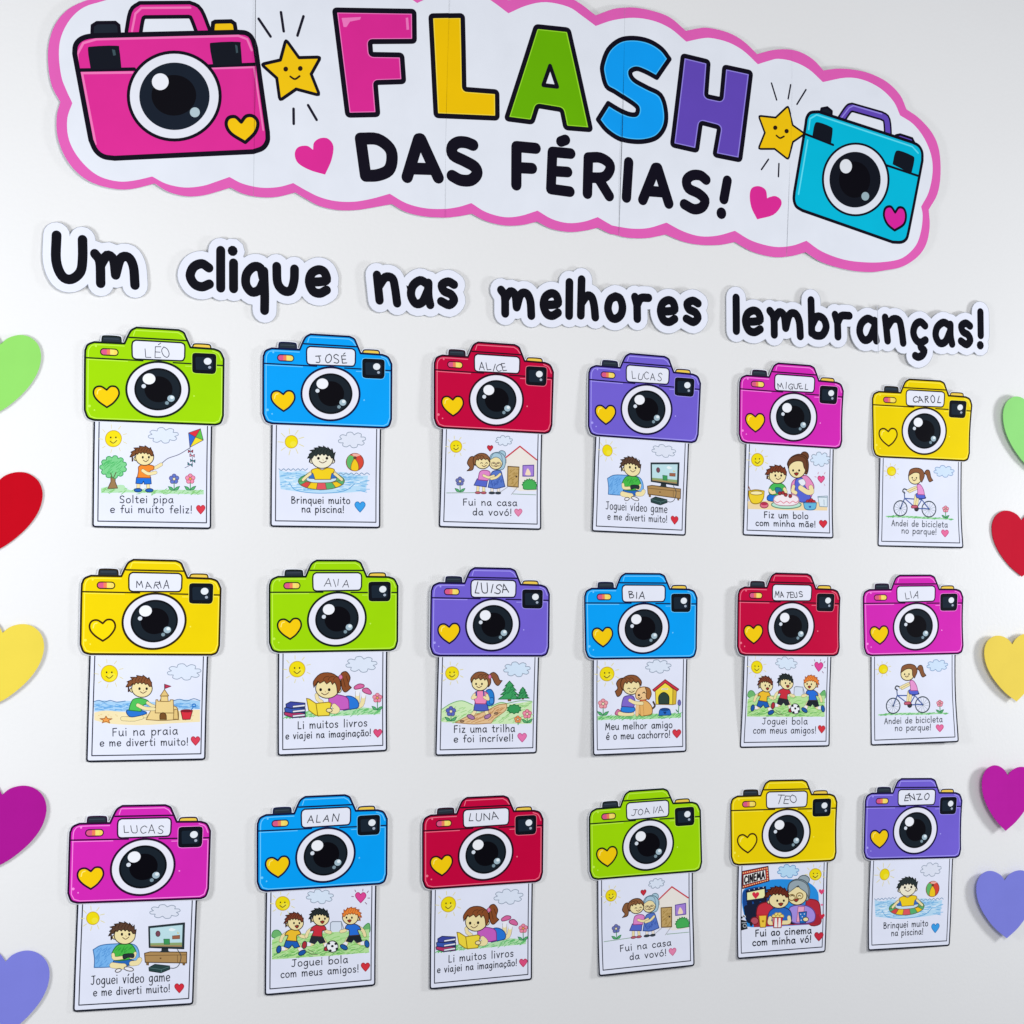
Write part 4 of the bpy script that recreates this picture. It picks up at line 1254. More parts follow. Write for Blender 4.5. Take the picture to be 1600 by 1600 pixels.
# angle, x, z of the body's lower left corner on the wall (m), out-of-plane residual of the six corners (mm)
FIT = [(0.0074, 0.4755, 0.1747, [-2.2, 2.3, 1.8, -3.4, -0.3, 3.1]),
(0.0092, 0.6973, 0.1802, [0.1, 0.1, 0.4, -0.9, -0.2, 0.6]),
(-0.00215, 0.926, 0.1847, [1.0, -0.1, -3.4, 3.3, -1.8, 0.3]),
(-0.01949, 1.1485, 0.184, [-0.6, 1.4, -2.4, 3.4, 0.8, -4.3]),
(-0.00961, 1.3836, 0.1834, [0.7, 1.3, -1.4, 0.7, -6.2, 3.5]),
(-0.00022, 1.6075, 0.172, [-3.3, 5.2, -2.6, 0.3, -3.3, 4.0]),
(-0.00757, 0.4759, -0.1068, [-1.0, 1.6, 0.8, -0.8, -1.9, 0.6]),
(0.0146, 0.711, -0.1056, [1.5, -0.3, -3.2, 0.6, 3.3, -0.4]),
(-0.00552, 0.9253, -0.1108, [3.4, -4.2, -1.7, 3.1, 1.2, -2.3]),
(0.00664, 1.1493, -0.1163, [-1.9, 0.1, -1.7, 2.4, 6.9, -4.8]),
(-0.00887, 1.3827, -0.1121, [4.1, -2.0, -1.7, 4.0, -5.0, -3.6]),
(0.01822, 1.5962, -0.1143, [-5.5, 2.8, 1.6, -1.9, -1.5, 7.7]),
(-0.01591, 0.4675, -0.4033, [-1.9, 2.2, 3.2, -2.6, -1.2, -0.6]),
(0.00915, 0.7008, -0.4019, [-0.3, 0.8, 0.5, -0.2, -0.0, -1.5]),
(0.00878, 0.9206, -0.4107, [1.1, -0.6, -1.6, 1.4, 0.9, -1.5]),
(0.02614, 1.1611, -0.4113, [1.1, -3.0, -0.1, -0.7, 2.1, 3.3]),
(-0.00576, 1.3784, -0.4023, [-5.1, 2.2, 1.2, 0.3, 3.2, -0.3]),
(-0.02505, 1.5961, -0.4049, [1.9, -1.3, -1.4, 1.4, 3.6, -4.9])]
PAL = {  # body colour, light line, outline
    'green': ('#9ed800', '#c4f050', '#101c14'), 'blue': ('#00a0f4', '#70ccff', '#0c1440'), 'red': ('#c4003c', '#f07890', '#30061c'),
    'purple': ('#7260d0', '#a8a0f4', '#140c3c'), 'magenta': ('#d428b4', '#fc90e4', '#2c0830'), 'yellow': ('#eed200', '#fcec50', '#2c2008')}
CARDS = [  # colour, name written, drawing, (x0, x1, y0, y1, cap height) of the name in its crop
    ('green', 'LÉO', 'kite', (575, 770, 312, 318, 76)), ('blue', 'JOSÉ', 'pool', (515, 745, 306, 310, 62)),
    ('red', 'ALICE', 'grandma', (442, 662, 298, 300, 60)), ('purple', 'LUCAS', 'game', (445, 690, 274, 288, 62)),
    ('magenta', 'MIGUEL', 'cake', (440, 685, 298, 300, 52)), ('yellow', 'CAROL', 'bike', (452, 692, 318, 320, 60)),
    ('yellow', 'MARIA', 'beach', (512, 752, 270, 268, 54)), ('green', 'AÑA', 'read', (500, 692, 272, 270, 60)),
    ('purple', 'LUISA', 'trail', (440, 705, 276, 280, 74)), ('blue', 'BIA', 'dog', (462, 582, 278, 276, 60)),
    ('red', 'MATEUS', 'ball', (412, 640, 280, 278, 52)), ('magenta', 'LIA', 'bike', (428, 535, 284, 280, 54)),
    ('magenta', 'LUCAS', 'game', (492, 778, 275, 276, 58)), ('blue', 'ALAN', 'ball', (472, 705, 258, 250, 52)),
    ('red', 'LUNA', 'read', (430, 655, 245, 235, 58)), ('green', 'JOAÑA', 'grandma', (485, 740, 266, 250, 50)),
    ('yellow', 'TEO', 'cinema', (455, 628, 282, 278, 66)), ('purple', 'ÉNZO', 'pool', (488, 700, 278, 258, 50))]
SRC = {'kite': (0, d_kite), 'pool': (1, d_pool), 'grandma': (2, d_grandma), 'game': (12, d_game), 'cake': (4, d_cake), 'bike': (11, d_bike),
       'beach': (6, d_beach), 'read': (7, d_read), 'trail': (8, d_trail), 'dog': (9, d_dog), 'ball': (13, d_ball), 'cinema': (16, d_cinema)}
ABOUT = {'kite': 'a boy flying a kite', 'pool': 'a boy in a swim ring', 'grandma': 'a girl hugging her grandmother',
         'game': 'a boy playing video games', 'cake': 'a boy and his mother with a cake', 'bike': 'a girl riding a bicycle',
         'beach': 'a boy building a sandcastle', 'read': 'a girl reading a book', 'trail': 'a girl with a backpack on a trail',
         'dog': 'a girl hugging a dog by a kennel', 'ball': 'three boys playing football', 'cinema': 'a cinema visit'}
GRID = [((-60, y), (1060, y)) for y in (60, 150, 240, 330, 420, 510, 600, 690)] + [((x, -30), (x, 730)) for x in (95, 215, 335, 455, 575, 695, 815, 935)]
GRIDS = [((30, y), (950, y)) for y in range(-720, 40, 80)] + [((x, -790), (x, 60)) for x in (95, 215, 335, 455, 575, 695, 815, 890)]

# ---- the camera print, drawn once in the coordinates of the first crop
f1 = homography(CR[0][:4], T6[:4])
OUT = [(143, 300), (150, 245), (165, 215), (210, 197), (210, 197), (428, 208), (428, 208), (455, 150), (478, 112), (515, 92), (515, 92), (820, 110), (820, 110), (856, 128), (872, 160), (905, 236), (905, 236),
       (1075, 248), (1075, 248), (1120, 268), (1146, 320), (1146, 320), (1140, 735), (1140, 735), (1122, 785), (1085, 800), (1085, 800), (205, 764), (205, 764), (160, 745), (138, 690), (138, 690)]
KNOB_L = [(265, 202), (265, 202), (268, 165), (285, 152), (385, 158), (402, 172), (404, 206), (404, 206)]
KNOB_R = [(920, 238), (920, 238), (926, 218), (945, 210), (1030, 214), (1050, 224), (1054, 246), (1054, 246)]
def card_art(colour_name, text, box, idx):
    body, lite, ol = PAL[colour_name]
    dark = '#141c26'
    A = Art(f1, 1.0)
    A.g = 'sheet'
    o = smooth(OUT, True, 3)
    for P in (o, smooth(KNOB_L, True, 3), smooth(KNOB_R, True, 3)):
        A.line(P, '#e6e9f2', 11, closed=True)
    A.fill(o, '#e6e9f2')
    A.g = 'dial'
    A.fill(smooth(KNOB_L, True, 3), '#26303a'); A.line(smooth(KNOB_L, True, 3), ol, 5, closed=True)
    A.line([(280, 172), (385, 176)], '#3c4854', 3)
    A.g = 'shutter_button'
    A.fill(smooth(KNOB_R, True, 3), '#f0cc50'); A.line(smooth(KNOB_R, True, 3), '#4a3810' if colour_name == 'yellow' else ol, 5, closed=True)
    A.g = 'sheet'
    A.fill(o, body); 
    A.line([(165, 330), (168, 262), (182, 232), (222, 216), (425, 226)], lite, 3, True, k=3)
    A.line([(165, 335), (160, 700), (180, 738), (222, 752), (1080, 785), (1112, 770), (1126, 730)], lite, 3, False)
    A.line([(1128, 730), (1132, 385)], lite, 3); A.line([(1065, 262), (1108, 282), (1130, 330)], lite, 3, True)
    A.line([(492, 150), (505, 112), (815, 128), (845, 146), (868, 178)], lite, 3)
    A.line([(160, 322), (450, 337)], lite, 2.5); A.line([(870, 372), (915, 374)], lite, 2.5); A.line([(1095, 378), (1130, 380)], lite, 2.5)
    A.line(o, ol, 7.5, closed=True)
    A.line([(462, 163), (884, 187)], ol, 5.5)
    A.line([(148, 310), (480, 328)], ol, 5); A.line([(480, 328), (560, 333)], ol, 5); A.line([(780, 347), (1140, 368)], ol, 5)
    A.ell(172, 662, 11, 10, lite, n=10); A.ell(208, 692, 6, 6, lite, n=8); A.ell(222, 226, 8, 7, lite, n=8); A.ell(930, 590, 6, 6, lite, n=8)
    # name label
    A.g = 'name_label'
    lab = [(487, 225), (487, 225), (492, 200), (510, 189), (510, 189), (838, 207), (838, 207), (856, 218), (860, 240), (860, 240), (858, 305), (858, 305), (848, 325), (830, 328), (830, 328), (512, 316), (512, 316), (494, 308), (488, 290), (488, 290)]
    lb = smooth(lab, True, 3)
    A.line(lb, ol, 11, closed=True); A.fill(lb, '#e6e9f5')
    # indicator lights
    A.g = 'indicator_light'
    A.line([(278, 268), (358, 272)], ol, 27)
    A.line([(278, 268), (300, 269)], '#dc5a88', 19); A.line([(350, 271), (358, 272)], '#f6d860', 19)
    A.poly([(300, 249), (325, 250), (325, 289), (300, 288)], '#f0805a'); A.poly([(324, 250), (352, 252), (352, 291), (324, 289)], '#f6e070')
    # viewfinder
    A.g = 'viewfinder'
    vf = [(922, 300), (922, 300), (926, 285), (942, 280), (942, 280), (1068, 286), (1068, 286), (1084, 292), (1088, 306), (1088, 306), (1086, 402), (1086, 402), (1078, 420), (1062, 425), (1062, 425), (945, 419), (945, 419), (926, 412), (922, 396), (922, 396)]
    v_ = smooth(vf, True, 3)
    A.line(v_, lite, 9, closed=True); A.line(v_, '#0a0e18', 5, closed=True); A.fill(v_, '#0a0e18')
    A.poly(smooth([(948, 304), (948, 304), (1060, 308), (1060, 308), (1068, 316), (1067, 392), (1067, 392), (1058, 402), (1058, 402), (952, 398), (952, 398), (944, 390), (941, 314), (941, 314)], True, 2), '#172432')
    A.ell(1030, 337, 28, 25, '#e8eef4', n=18); A.ell(1044, 381, 11, 10, '#a8b4c4', n=12)
    # lens
    A.g = 'lens'
    A.ell(667, 542, 236, 209, ol, n=64); A.ell(667, 542, 220, 193, '#e8e8f4', n=64)
    A.ell(668, 541, 172, 155, '#080c14', n=52); A.ell(668, 541, 158, 141, '#16202a', n=48)
    A.ell(672, 541, 102, 95, '#03020a', n=36)
    A.ell(604, 465, 46, 40, '#f0f2f8', n=24); A.ell(565, 518, 16, 15, '#d8e0ea', n=14)
    A.ell(763, 608, 27, 24, '#a4bcc8', n=18); A.ell(770, 600, 14, 12, '#e4eef2', n=12); A.ell(733, 641, 14, 13, '#8098a4', n=12)
    # heart
    A.g = 'heart'
    hp = [(297, 545), (297, 545), (325, 520), (362, 522), (384, 550), (382, 590), (345, 640), (298, 672), (298, 672), (245, 635), (210, 595), (202, 555), (220, 525), (258, 520)]
    hs = smooth(hp, True, 4)
    A.fill(hs, '#f4da00' if colour_name == 'yellow' else '#f6cc08'); A.line(hs, '#3a1c08' if colour_name == 'yellow' else ol, 6.5, closed=True)
    A.line([(228, 575), (236, 548), (256, 540)], '#fcec80', 3, True)
    # the hand-written name, in the coordinates of its own crop
    fi = homography(CR[idx][:4], T6[:4])
    A.f = fi
    A.sc = 1000 / math.dist(CR[idx][3], CR[idx][2])
    A.g = 'handwritten_name'
    x0, x1, y0, y1, ch = box
    write(A, text, x0, x1, y0, y1, ch / 1.57, '#343640', (2.7, 3.3, 3.0, 2.5)[idx % 4] + (.9 if text == 'LUISA' else 0), wob=.13)
    return A.arrange(GRID)

def sheet_clip(A, poly):
    pass

strips = {}
def strip_art(kind):
    if kind in strips:
        return strips[kind]
    i, fn = SRC[kind]
    c = CR[i]
    f = homography([c[3], c[2], c[5], c[4]], [T6[3], T6[2], T6[5], T6[4]])
    A = Art(None, 1.0)
    A.g = 'sheet'
    x0, x1, y0, y1 = 62, 922, -761, 40
    rr = 22
    P = [(x0, y1), (x0, y0 + rr), (x0 + 4, y0 + 7), (x0 + rr, y0), (x1 - rr, y0), (x1 - 5, y0 + 6), (x1, y0 + rr), (x1, y1)]
    A.fill(P, WHITE)
    A.line([(x0 + 5, y1 - 6), (x0 + 5, y0 + rr), (x0 + 10, y0 + 10), (x0 + rr, y0 + 6), (x1 - rr, y0 + 6), (x1 - 10, y0 + 11), (x1 - 5, y0 + rr), (x1 - 5, y1 - 6)], '#181c28', 7)
    A.line([(x0 + 40, y1 - 6), (x0 + 40, y0 + 46), (x1 - 36, y0 + 46), (x1 - 36, y1 - 6)], '#2a2e3c', 4)
    A.f = f
    A.sc = 1000 / math.dist(c[3], c[2])
    A.thin = 1.4
    fn(A)
    strips[kind] = A.arrange(GRIDS, must={0})
    return strips[kind]

WID = .17 / 1000
ROWS = ['top row', 'middle row', 'bottom row']
for i, (coln, text, kind, box) in enumerate(CARDS):
    ang, tx, tz, res = FIT[i]
    tan = (tx + .085) / D
    base = 4.6
    L6 = [min(15, max(1.6, base + (.9 * r if tan > .35 else .35 * r))) for r in res]
    # the strip hangs from behind the camera; its lower corners curl freely
    s6 = [min(16, max(1.0, 3.2 + (.9 * r if tan > .35 else .35 * r))) for r in res[4:]]
    k = 1 - base * .001 / D
    tx, tz = tx * k, tz * k
    ca, sa = math.cos(ang), math.sin(ang)
    def flat(u, v):
        return (tx + (ca * u - sa * v) * WID, Z0 + tz + (sa * u + ca * v) * WID)
    def hb(u, v):
        a, b_ = u / 1000, max(-.1, v / H_)
        return (L6[0] * (1 - a) * b_ + L6[1] * a * b_ + L6[2] * a * (1 - b_) + L6[3] * (1 - a) * (1 - b_)
                + .9 * math.sin(a * 5 + i) * .5 - (2.6 * a * a * math.sin(math.pi * min(1, max(0, b_))) if tan > .55 else 0))
    def place_body(u, v):
        x, z = flat(u, v)
        return (x, -.001 * max(.9, hb(u, v)), z)
    def place_strip(u, v):
        x, z = flat(u, v)
        t = max(0, -v) / 760
        a = (u - 63) / 858
        h = (hb(u, max(v, 0)) - .75) * (1 - t * t) + (s6[0] * (1 - a) + s6[1] * a) * t * t - .9 * math.sin(math.pi * t) + .35 * math.sin(3 * a + i) * t + ((1.8 * a - .7) * math.sin(math.pi * (t * 1.6 + .1 * i)) * t if tan > .5 else 0)
        if v > 0:
            h = hb(u, v) - .75
        return (x, -.001 * max(.55, h), z)
    ox, oz = flat(500, 0)
    org = (ox, 0, oz)
    name_txt = {'AÑA': 'AVA', 'JOAÑA': 'JOANA', 'ÉNZO': 'ENZO'}.get(text, text)
    t = thing('paper_camera', '%s paper camera marked %s, strip shows %s' % (coln, name_txt, ABOUT[kind]), 'paper camera', org, 'paper cameras in three rows on the wall')
    build(card_art(coln, text, box, i), place_body, org,
          {'sheet': ('camera_cutout', None, None), 'dial': ('dial', None, None), 'shutter_button': ('shutter_button', None, None), 'name_label': ('name_label', None, None),
           'handwritten_name': ('handwritten_name', 'name_label', None), 'indicator_light': ('indicator_light', None, None), 'viewfinder': ('viewfinder', None, None),
           'lens': ('lens', None, None), 'heart': ('heart', None, None)}, t, .0004)
    build(strip_art(kind), place_strip, org, {'sheet': ('picture_strip', None, None)}, t, .0003)

# ================================================================== word stickers
def g_place(A, ch, x0, y0, x1, y1, strokes=None):
    pass

WORD_R, WORD_R2 = 5.9, 16.2
def word(label, spec, dots=(), extra=(), fill=(), edge_col='#9aa0a8', lift=4.0, seam=None, bend=1.0, seed=0):
    """spec: (letter, x0, ytop, x1, ybottom) of the pen line in photograph pixels, top and bottom of the whole glyph"""
    strokes = []
    for ch, bx0, by0, bx1, by1, sk in spec:
        S = [s_ for s_ in glyph_big(ch)]
        xs = [p[0] for s_ in S for p in s_]; ys = [p[1] for s_ in S for p in s_]
        mx0, mx1, my0, my1 = min(xs), max(xs), min(ys), max(ys)
        for s_ in S:
            P = []
            for gx, gy in s_:
                u = (gx - mx0) / max(1e-6, mx1 - mx0) if mx1 - mx0 > 3 else .5
                v = (gy - my0) / max(1e-6, my1 - my0)
                P.append((bx0 + (bx1 - bx0) * u, by1 + (by0 - by1) * v + (u - .5) * sk))
            strokes.append(P)
    for x, y in dots:
        strokes.append([(x, y)])
    for e_ in extra:
        strokes.append(smooth(list(e_), False, 4))
    A = Art(lambda x, y: tuple(1000 * q for q in back(x, y)), 1.0)
    A.g = 'sheet'
    for w_, c_ in ((WORD_R2, edge_col), (WORD_R2 - .55, '#e7eaf7')):
        for P in strokes:
            A.line(P, c_, w_)
            # fill the bays between letters a little
    for e_ in fill:
        A.line(list(e_), '#e7eaf7', 7)
    A.grp('lettering')
    for P in strokes:
        A.line(P, '#0c0c16', WORD_R * (1.12 if len(P) == 1 else 1))
    if seam:
        A.g = 'sheet'
        A.line(seam, '#b8bcc6', .5)
    pts = [p for sh in A.shapes for q in sh[0] for p in q]
    xa, xb = min(p[0] for p in pts), max(p[0] for p in pts)
    za, zb = min(p[1] for p in pts), max(p[1] for p in pts)
    grid = [((xa + (xb - xa) * k / 8, za - 5), (xa + (xb - xa) * k / 8, zb + 5)) for k in range(1, 8)]
    arr = A.arrange(grid)
    k = 1 - lift * .001 / D
    def place(u, v):
        h = lift + bend * (1.3 * math.sin((u - xa) / (xb - xa) * 5 + seed) + .8 * math.cos((v - za) / 30 + seed))
        return (u * .001 * k, -.001 * max(.6, h), Z0 + v * .001 * k)
    org = ((xa + xb) / 2000, 0, Z0 + za / 1000)
    t = thing('word_sticker', label, 'paper word', org, 'paper words of the sentence under the banner')
    build(arr, place, org, {'sheet': ('backing', None, None), 'lettering': ('lettering', None, None)}, t, .0004)

BIG = {  # heavier, rounder forms for the sentence
    'U': '~2,150 0,60 20,8 52,0 84,30 92,80 92,145', 'm': '~0,96 14,70 16,0;~16,60 34,92 52,80 58,30;~58,30 72,84 94,90 108,60 112,0',
    'c': '~72,84 45,100 14,84 0,45 16,10 45,0 74,14', 'l': '5,170 8,0', 'I': '5,100 8,0',
    'q': '~70,60 60,95 32,98 5,70 2,30 25,4 55,14 74,50;~74,85 77,0 76,-62', 'u': '~0,98 4,30 30,2 60,8 74,50 76,98',
    'e': '~10,46 50,50 76,60 66,92 40,100 10,82 0,45 16,8 46,0 76,16', 'n': '0,100 10,0;~8,58 32,96 60,96 70,60 78,0',
    'a': '~70,88 40,100 8,76 0,36 20,4 50,12 74,60;~76,92 76,40 84,2', 's': '~66,90 38,100 8,84 18,58 52,46 66,22 42,0 4,12',
    'h': '10,170 8,0;~8,55 35,95 58,92 70,55 76,0', 'o': '~42,100 12,84 0,45 16,8 45,0 74,20 82,55 68,90 42,100',
    'r': '0,94 12,60 14,0;~12,60 32,92 72,98', 'b': '2,170 4,10;~6,50 32,92 66,84 80,45 60,6 26,0 4,14',
    'E': '5,100 8,0'}
def glyph_big(ch):
    for s_ in BIG[ch].split(';'):
        pts = [tuple(float(v) for v in p.split(',')) for p in s_.lstrip('~').split()]
        yield smooth(pts, False, 4) if s_[0] == '~' else pts

word('white sticker reading Um, leftmost word of the black sentence', [('U', 87, 370, 129, 437, 5), ('m', 148, 398, 211, 444, 3)], lift=4, fill=[[(107, 385), (108, 425)]])
word('white sticker reading clique, between the words Um and nas',
     [('c', 297, 412, 327, 448, 2), ('l', 343.5, 391.5, 346, 450, 0), ('I', 364, 411, 366, 451, 0), ('q', 384, 416, 414, 484, 2), ('u', 433, 418, 461, 455, 4), ('e', 484, 421, 511, 458, 2)], dots=[(363.5, 392)], lift=4, seed=1)
word('white sticker reading nas, between the words clique and melhores', [('n', 589, 432, 621, 471, 5), ('a', 643, 438, 673, 475, 2), ('s', 690, 440, 709.5, 476, 2)], lift=4.5, seed=2)
word('white sticker reading melhores, between the words nas and lembranças',
     [('m', 783, 455, 831, 491, 4), ('e', 850, 458, 873, 493, 2), ('l', 889.5, 441, 891, 493, 0), ('h', 908.5, 438, 931, 494, 3), ('o', 950.5, 463, 973, 498, 1), ('r', 992, 464, 1013, 499, 3), ('e', 1032, 469, 1054, 503, 2), ('s', 1072, 470, 1090, 503, 2)], lift=5, seed=3)
word('white sticker reading lembranças with exclamation mark, rightmost word of the sentence',
     [('l', 1150, 465, 1151.5, 517, 0), ('e', 1165, 485, 1188, 519, 2), ('m', 1203, 487, 1250, 524, 3), ('b', 1267, 470, 1290, 525, 2), ('r', 1304, 492, 1326, 527, 3), ('a', 1342, 498, 1368, 532, 1),
      ('n', 1382, 498, 1410, 534, 4), ('c', 1426, 503, 1445, 535, 2), ('a', 1461, 504, 1487, 537, 1), ('s', 1501, 505, 1515.5, 538, 2), ('E', 1532, 487.5, 1532.5, 524, 0)],
     dots=[(1531.5, 539.5)], extra=[[(1437, 536), (1438, 543), (1443, 548), (1440, 555), (1434, 558), (1429, 556)]], lift=5, seam=[(1370, 478), (1371, 552)], seed=5)

# ================================================================== title banner
def px(seq, s, ox, oy=0):
    return [(ox + x * s, oy + y * s) for x, y in seq]
B1 = lambda q: px(q, .3125, 60)
B2 = lambda q: px(q, .3125, 500)
B3 = lambda q: px(q, .3375, 960)
B8 = lambda q: px(q, .4375, 700)
def cs(*a):
    return list(a)
outer = (B1([(330, -20), (240, 2), (150, 45), (85, 120), (52, 220), (50, 330), (68, 430), (110, 510), (110, 510), (92, 580), (95, 680), (130, 780), (190, 860), (270, 915), (380, 945), (470, 945), (580, 918), (580, 918), (650, 960), (740, 982), (820, 978), (890, 960), (960, 938), (960, 938), (1020, 968), (1100, 985), (1190, 985), (1285, 962), (1285, 962), (1340, 995)])
         + B2([(0, 1030), (90, 1050), (180, 1050), (260, 1038), (360, 1020), (360, 1020), (430, 1060), (520, 1082), (620, 1088), (700, 1080), (760, 1068), (760, 1068), (830, 1105), (920, 1127), (1010, 1125), (1085, 1108), (1085, 1108), (1160, 1145), (1250, 1160), (1330, 1152), (1390, 1138), (1390, 1138), (1450, 1168)])
         + B3([(0, 1085), (60, 1100), (150, 1102), (240, 1085), (240, 1085), (320, 1118), (400, 1133), (490, 1133), (560, 1120), (560, 1120), (640, 1165), (740, 1190), (820, 1185), (885, 1168), (885, 1168), (960, 1215), (1080, 1250), (1180, 1260), (1250, 1252), (1330, 1235), (1400, 1190), (1440, 1130), (1455, 1050), (1450, 972), (1450, 972), (1490, 900), (1505, 810), (1500, 700), (1470, 620), (1410, 550), (1350, 507), (1350, 507), (1320, 440), (1260, 380), (1180, 340), (1100, 322), (1030, 318), (968, 326), (968, 326), (920, 275), (860, 240), (800, 228), (730, 232), (662, 250), (662, 250), (600, 190), (530, 150), (440, 128), (390, 130), (333, 142), (333, 142), (260, 80), (180, 50), (100, 35), (50, 35)])
         + B8([(590, 32), (527, 55), (527, 55), (460, 5), (380, -28), (300, -25), (217, 2), (217, 2), (160, -30)])
         + [(730, -38), (690, -36), (650, -16), (650, -16), (600, -50), (540, -60), (470, -60), (410, -38), (410, -38), (340, -58), (260, -52)])
OUTC = outer
inner = (B1([(340, 0), (230, 35), (160, 95), (115, 180), (103, 270), (115, 380), (140, 450), (170, 515), (170, 515), (145, 590), (148, 680), (180, 760), (240, 835), (310, 885), (400, 908), (480, 903), (568, 883), (568, 883), (640, 920), (730, 938), (820, 930), (890, 908), (955, 885), (955, 885), (1020, 918), (1110, 938), (1200, 935), (1275, 915), (1275, 915), (1340, 952)])
         + B2([(0, 985), (80, 1005), (170, 1008), (260, 993), (350, 968), (350, 968), (430, 1015), (520, 1040), (610, 1045), (690, 1035), (758, 1015), (758, 1015), (830, 1060), (920, 1085), (1000, 1080), (1088, 1053), (1088, 1053), (1160, 1095), (1240, 1115), (1320, 1108), (1390, 1085), (1390, 1085), (1450, 1120)])
         + B3([(0, 1045), (80, 1058), (160, 1055), (243, 1030), (243, 1030), (320, 1070), (400, 1093), (480, 1090), (560, 1068), (560, 1068), (640, 1115), (740, 1142), (820, 1138), (888, 1115), (888, 1115), (960, 1165), (1060, 1202), (1160, 1215), (1250, 1213), (1330, 1195), (1390, 1140), (1415, 1070), (1422, 1000), (1415, 958), (1415, 958), (1450, 890), (1468, 800), (1462, 720), (1430, 640), (1380, 575), (1320, 535), (1320, 535), (1290, 470), (1230, 410), (1150, 370), (1070, 360), (965, 380), (965, 380), (900, 320), (830, 285), (760, 272), (720, 280), (665, 297), (665, 297), (600, 235), (530, 195), (450, 175), (400, 178), (335, 192), (335, 192), (260, 130), (180, 95), (90, 82)])
         + B8([(590, 72), (527, 93), (527, 93), (480, 58), (430, 25), (350, 8), (280, 20), (215, 48), (215, 48), (150, 0)])
         + [(735, -16), (700, -17), (651.6, 5), (651.6, 5), (600, -28), (540, -40), (470, -38), (410, -16), (410, -16), (340, -34), (240, -25)])
PINK, PINKL = '#dc2c94', '#f078b8'
A = Art(lambda x, y: tuple(1000 * q for q in back(x, y)), 1.0)
K = '#0e0a1a'
PX = .95   # millimetres per photograph pixel hereabouts, for line widths
def bl(pts, col, r, closed=False, sm=False):
    A.line(pts, col, r * PX, sm, closed)
A.g = 'sheet'
o_ = smooth(outer, True, 4)
A.fill(o_, '#e060b4')
i_ = smooth(inner, True, 4)
A.fill(i_, '#e3e7f0')

def lens(cx, cy, rx, ry, f, s):
    A.poly(f(circle(cx, cy, rx, ry, 60)), K)
    A.poly(f(circle(cx, cy, rx - 5 / s, ry - 5 / s, 60)), '#e4e6f0')

# pink camera
A.grp('pink_camera')
hd = B1([(475, 165), (475, 165), (492, 75), (520, 50), (520, 50), (755, 48), (755, 48), (788, 68), (826, 160)])
hd = smooth(hd, False, 4)
A.poly(B1([(268, 178), (272, 125), (295, 112), (385, 112), (402, 128), (406, 168)]), '#1c2430'); bl(B1([(268, 178), (270, 128), (293, 113), (385, 112), (402, 126), (406, 168)]), K, 2.2)
A.poly(B1([(870, 158), (874, 112), (965, 108), (985, 122), (988, 155)]), '#f0c010'); bl(B1([(870, 158), (874, 114), (885, 108), (965, 106), (982, 118), (988, 155)]), K, 2.8)
bl(hd, K, 11.6); bl(hd, PINK, 6.6); bl(B1([(468, 155), (485, 68), (515, 40), (760, 38)]), PINKL, 1.4)
pb = smooth(B1([(182, 268), (182, 268), (186, 228), (206, 200), (240, 184), (285, 178), (285, 178), (1000, 160), (1000, 160), (1040, 165), (1068, 188), (1086, 240), (1086, 240), (1147, 660), (1147, 660), (1146, 705), (1122, 740), (1075, 758), (1075, 758), (380, 792), (380, 792), (325, 783), (286, 752), (262, 700), (262, 700)]), True, 4)
A.fill(pb, PINK)
bl(B1([(198, 335), (195, 270), (225, 215), (290, 196), (1000, 178), (1045, 195), (1068, 250)]), PINKL, 1.5); bl(B1([(215, 365), (470, 362)]), PINKL, 1.5); bl(B1([(218, 365), (285, 720)]), PINKL, 1.6); bl(B1([(1080, 340), (1125, 650)]), PINKL, 1.2)
bl(B1([(850, 342), (1080, 335)]), PINKL, 1.2)
bl(pb, K, 3.3, True)
bl(B1([(205, 350), (480, 345)]), K, 2.3); bl(B1([(840, 330), (1088, 320)]), K, 2.3)
A.fill(smooth(B1([(262, 346), (262, 346), (248, 248), (268, 232), (390, 228), (405, 245), (416, 342), (416, 342)]), True, 3), '#10141f')
A.fill(smooth(B1([(875, 328), (875, 328), (858, 228), (878, 212), (1000, 208), (1012, 225), (1020, 320), (1020, 320)]), True, 3), '#10141f')
A.poly(B1([(368, 245), (384, 250), (388, 275), (375, 278)]), '#3c5058'); A.poly(B1([(984, 222), (996, 228), (1000, 262), (990, 265)]), '#3c5058')
A.grp('pink_camera_lens')
A.poly(B1(circle(680, 480, 238, 228, 60)), K); A.poly(B1(circle(680, 480, 222, 212, 60)), '#e4e6f0')
A.poly(B1(circle(681, 481, 176, 169, 56)), '#151e2c'); A.poly(B1(circle(678, 476, 112, 102, 40)), '#06050e')
A.poly(B1(circle(610, 408, 42, 42, 26)), '#eceef6'); A.poly(B1(circle(783, 561, 25, 25, 20)), '#b0c4cc')
A.grp('pink_camera_heart')
q = smooth(B1([(1015, 610), (1015, 610), (985, 583), (950, 590), (940, 625), (965, 668), (1035, 712), (1035, 712), (1085, 662), (1098, 612), (1075, 580), (1040, 580)]), True, 4)
A.fill(q, '#f4c40c'); bl(q, K, 2.3, True)

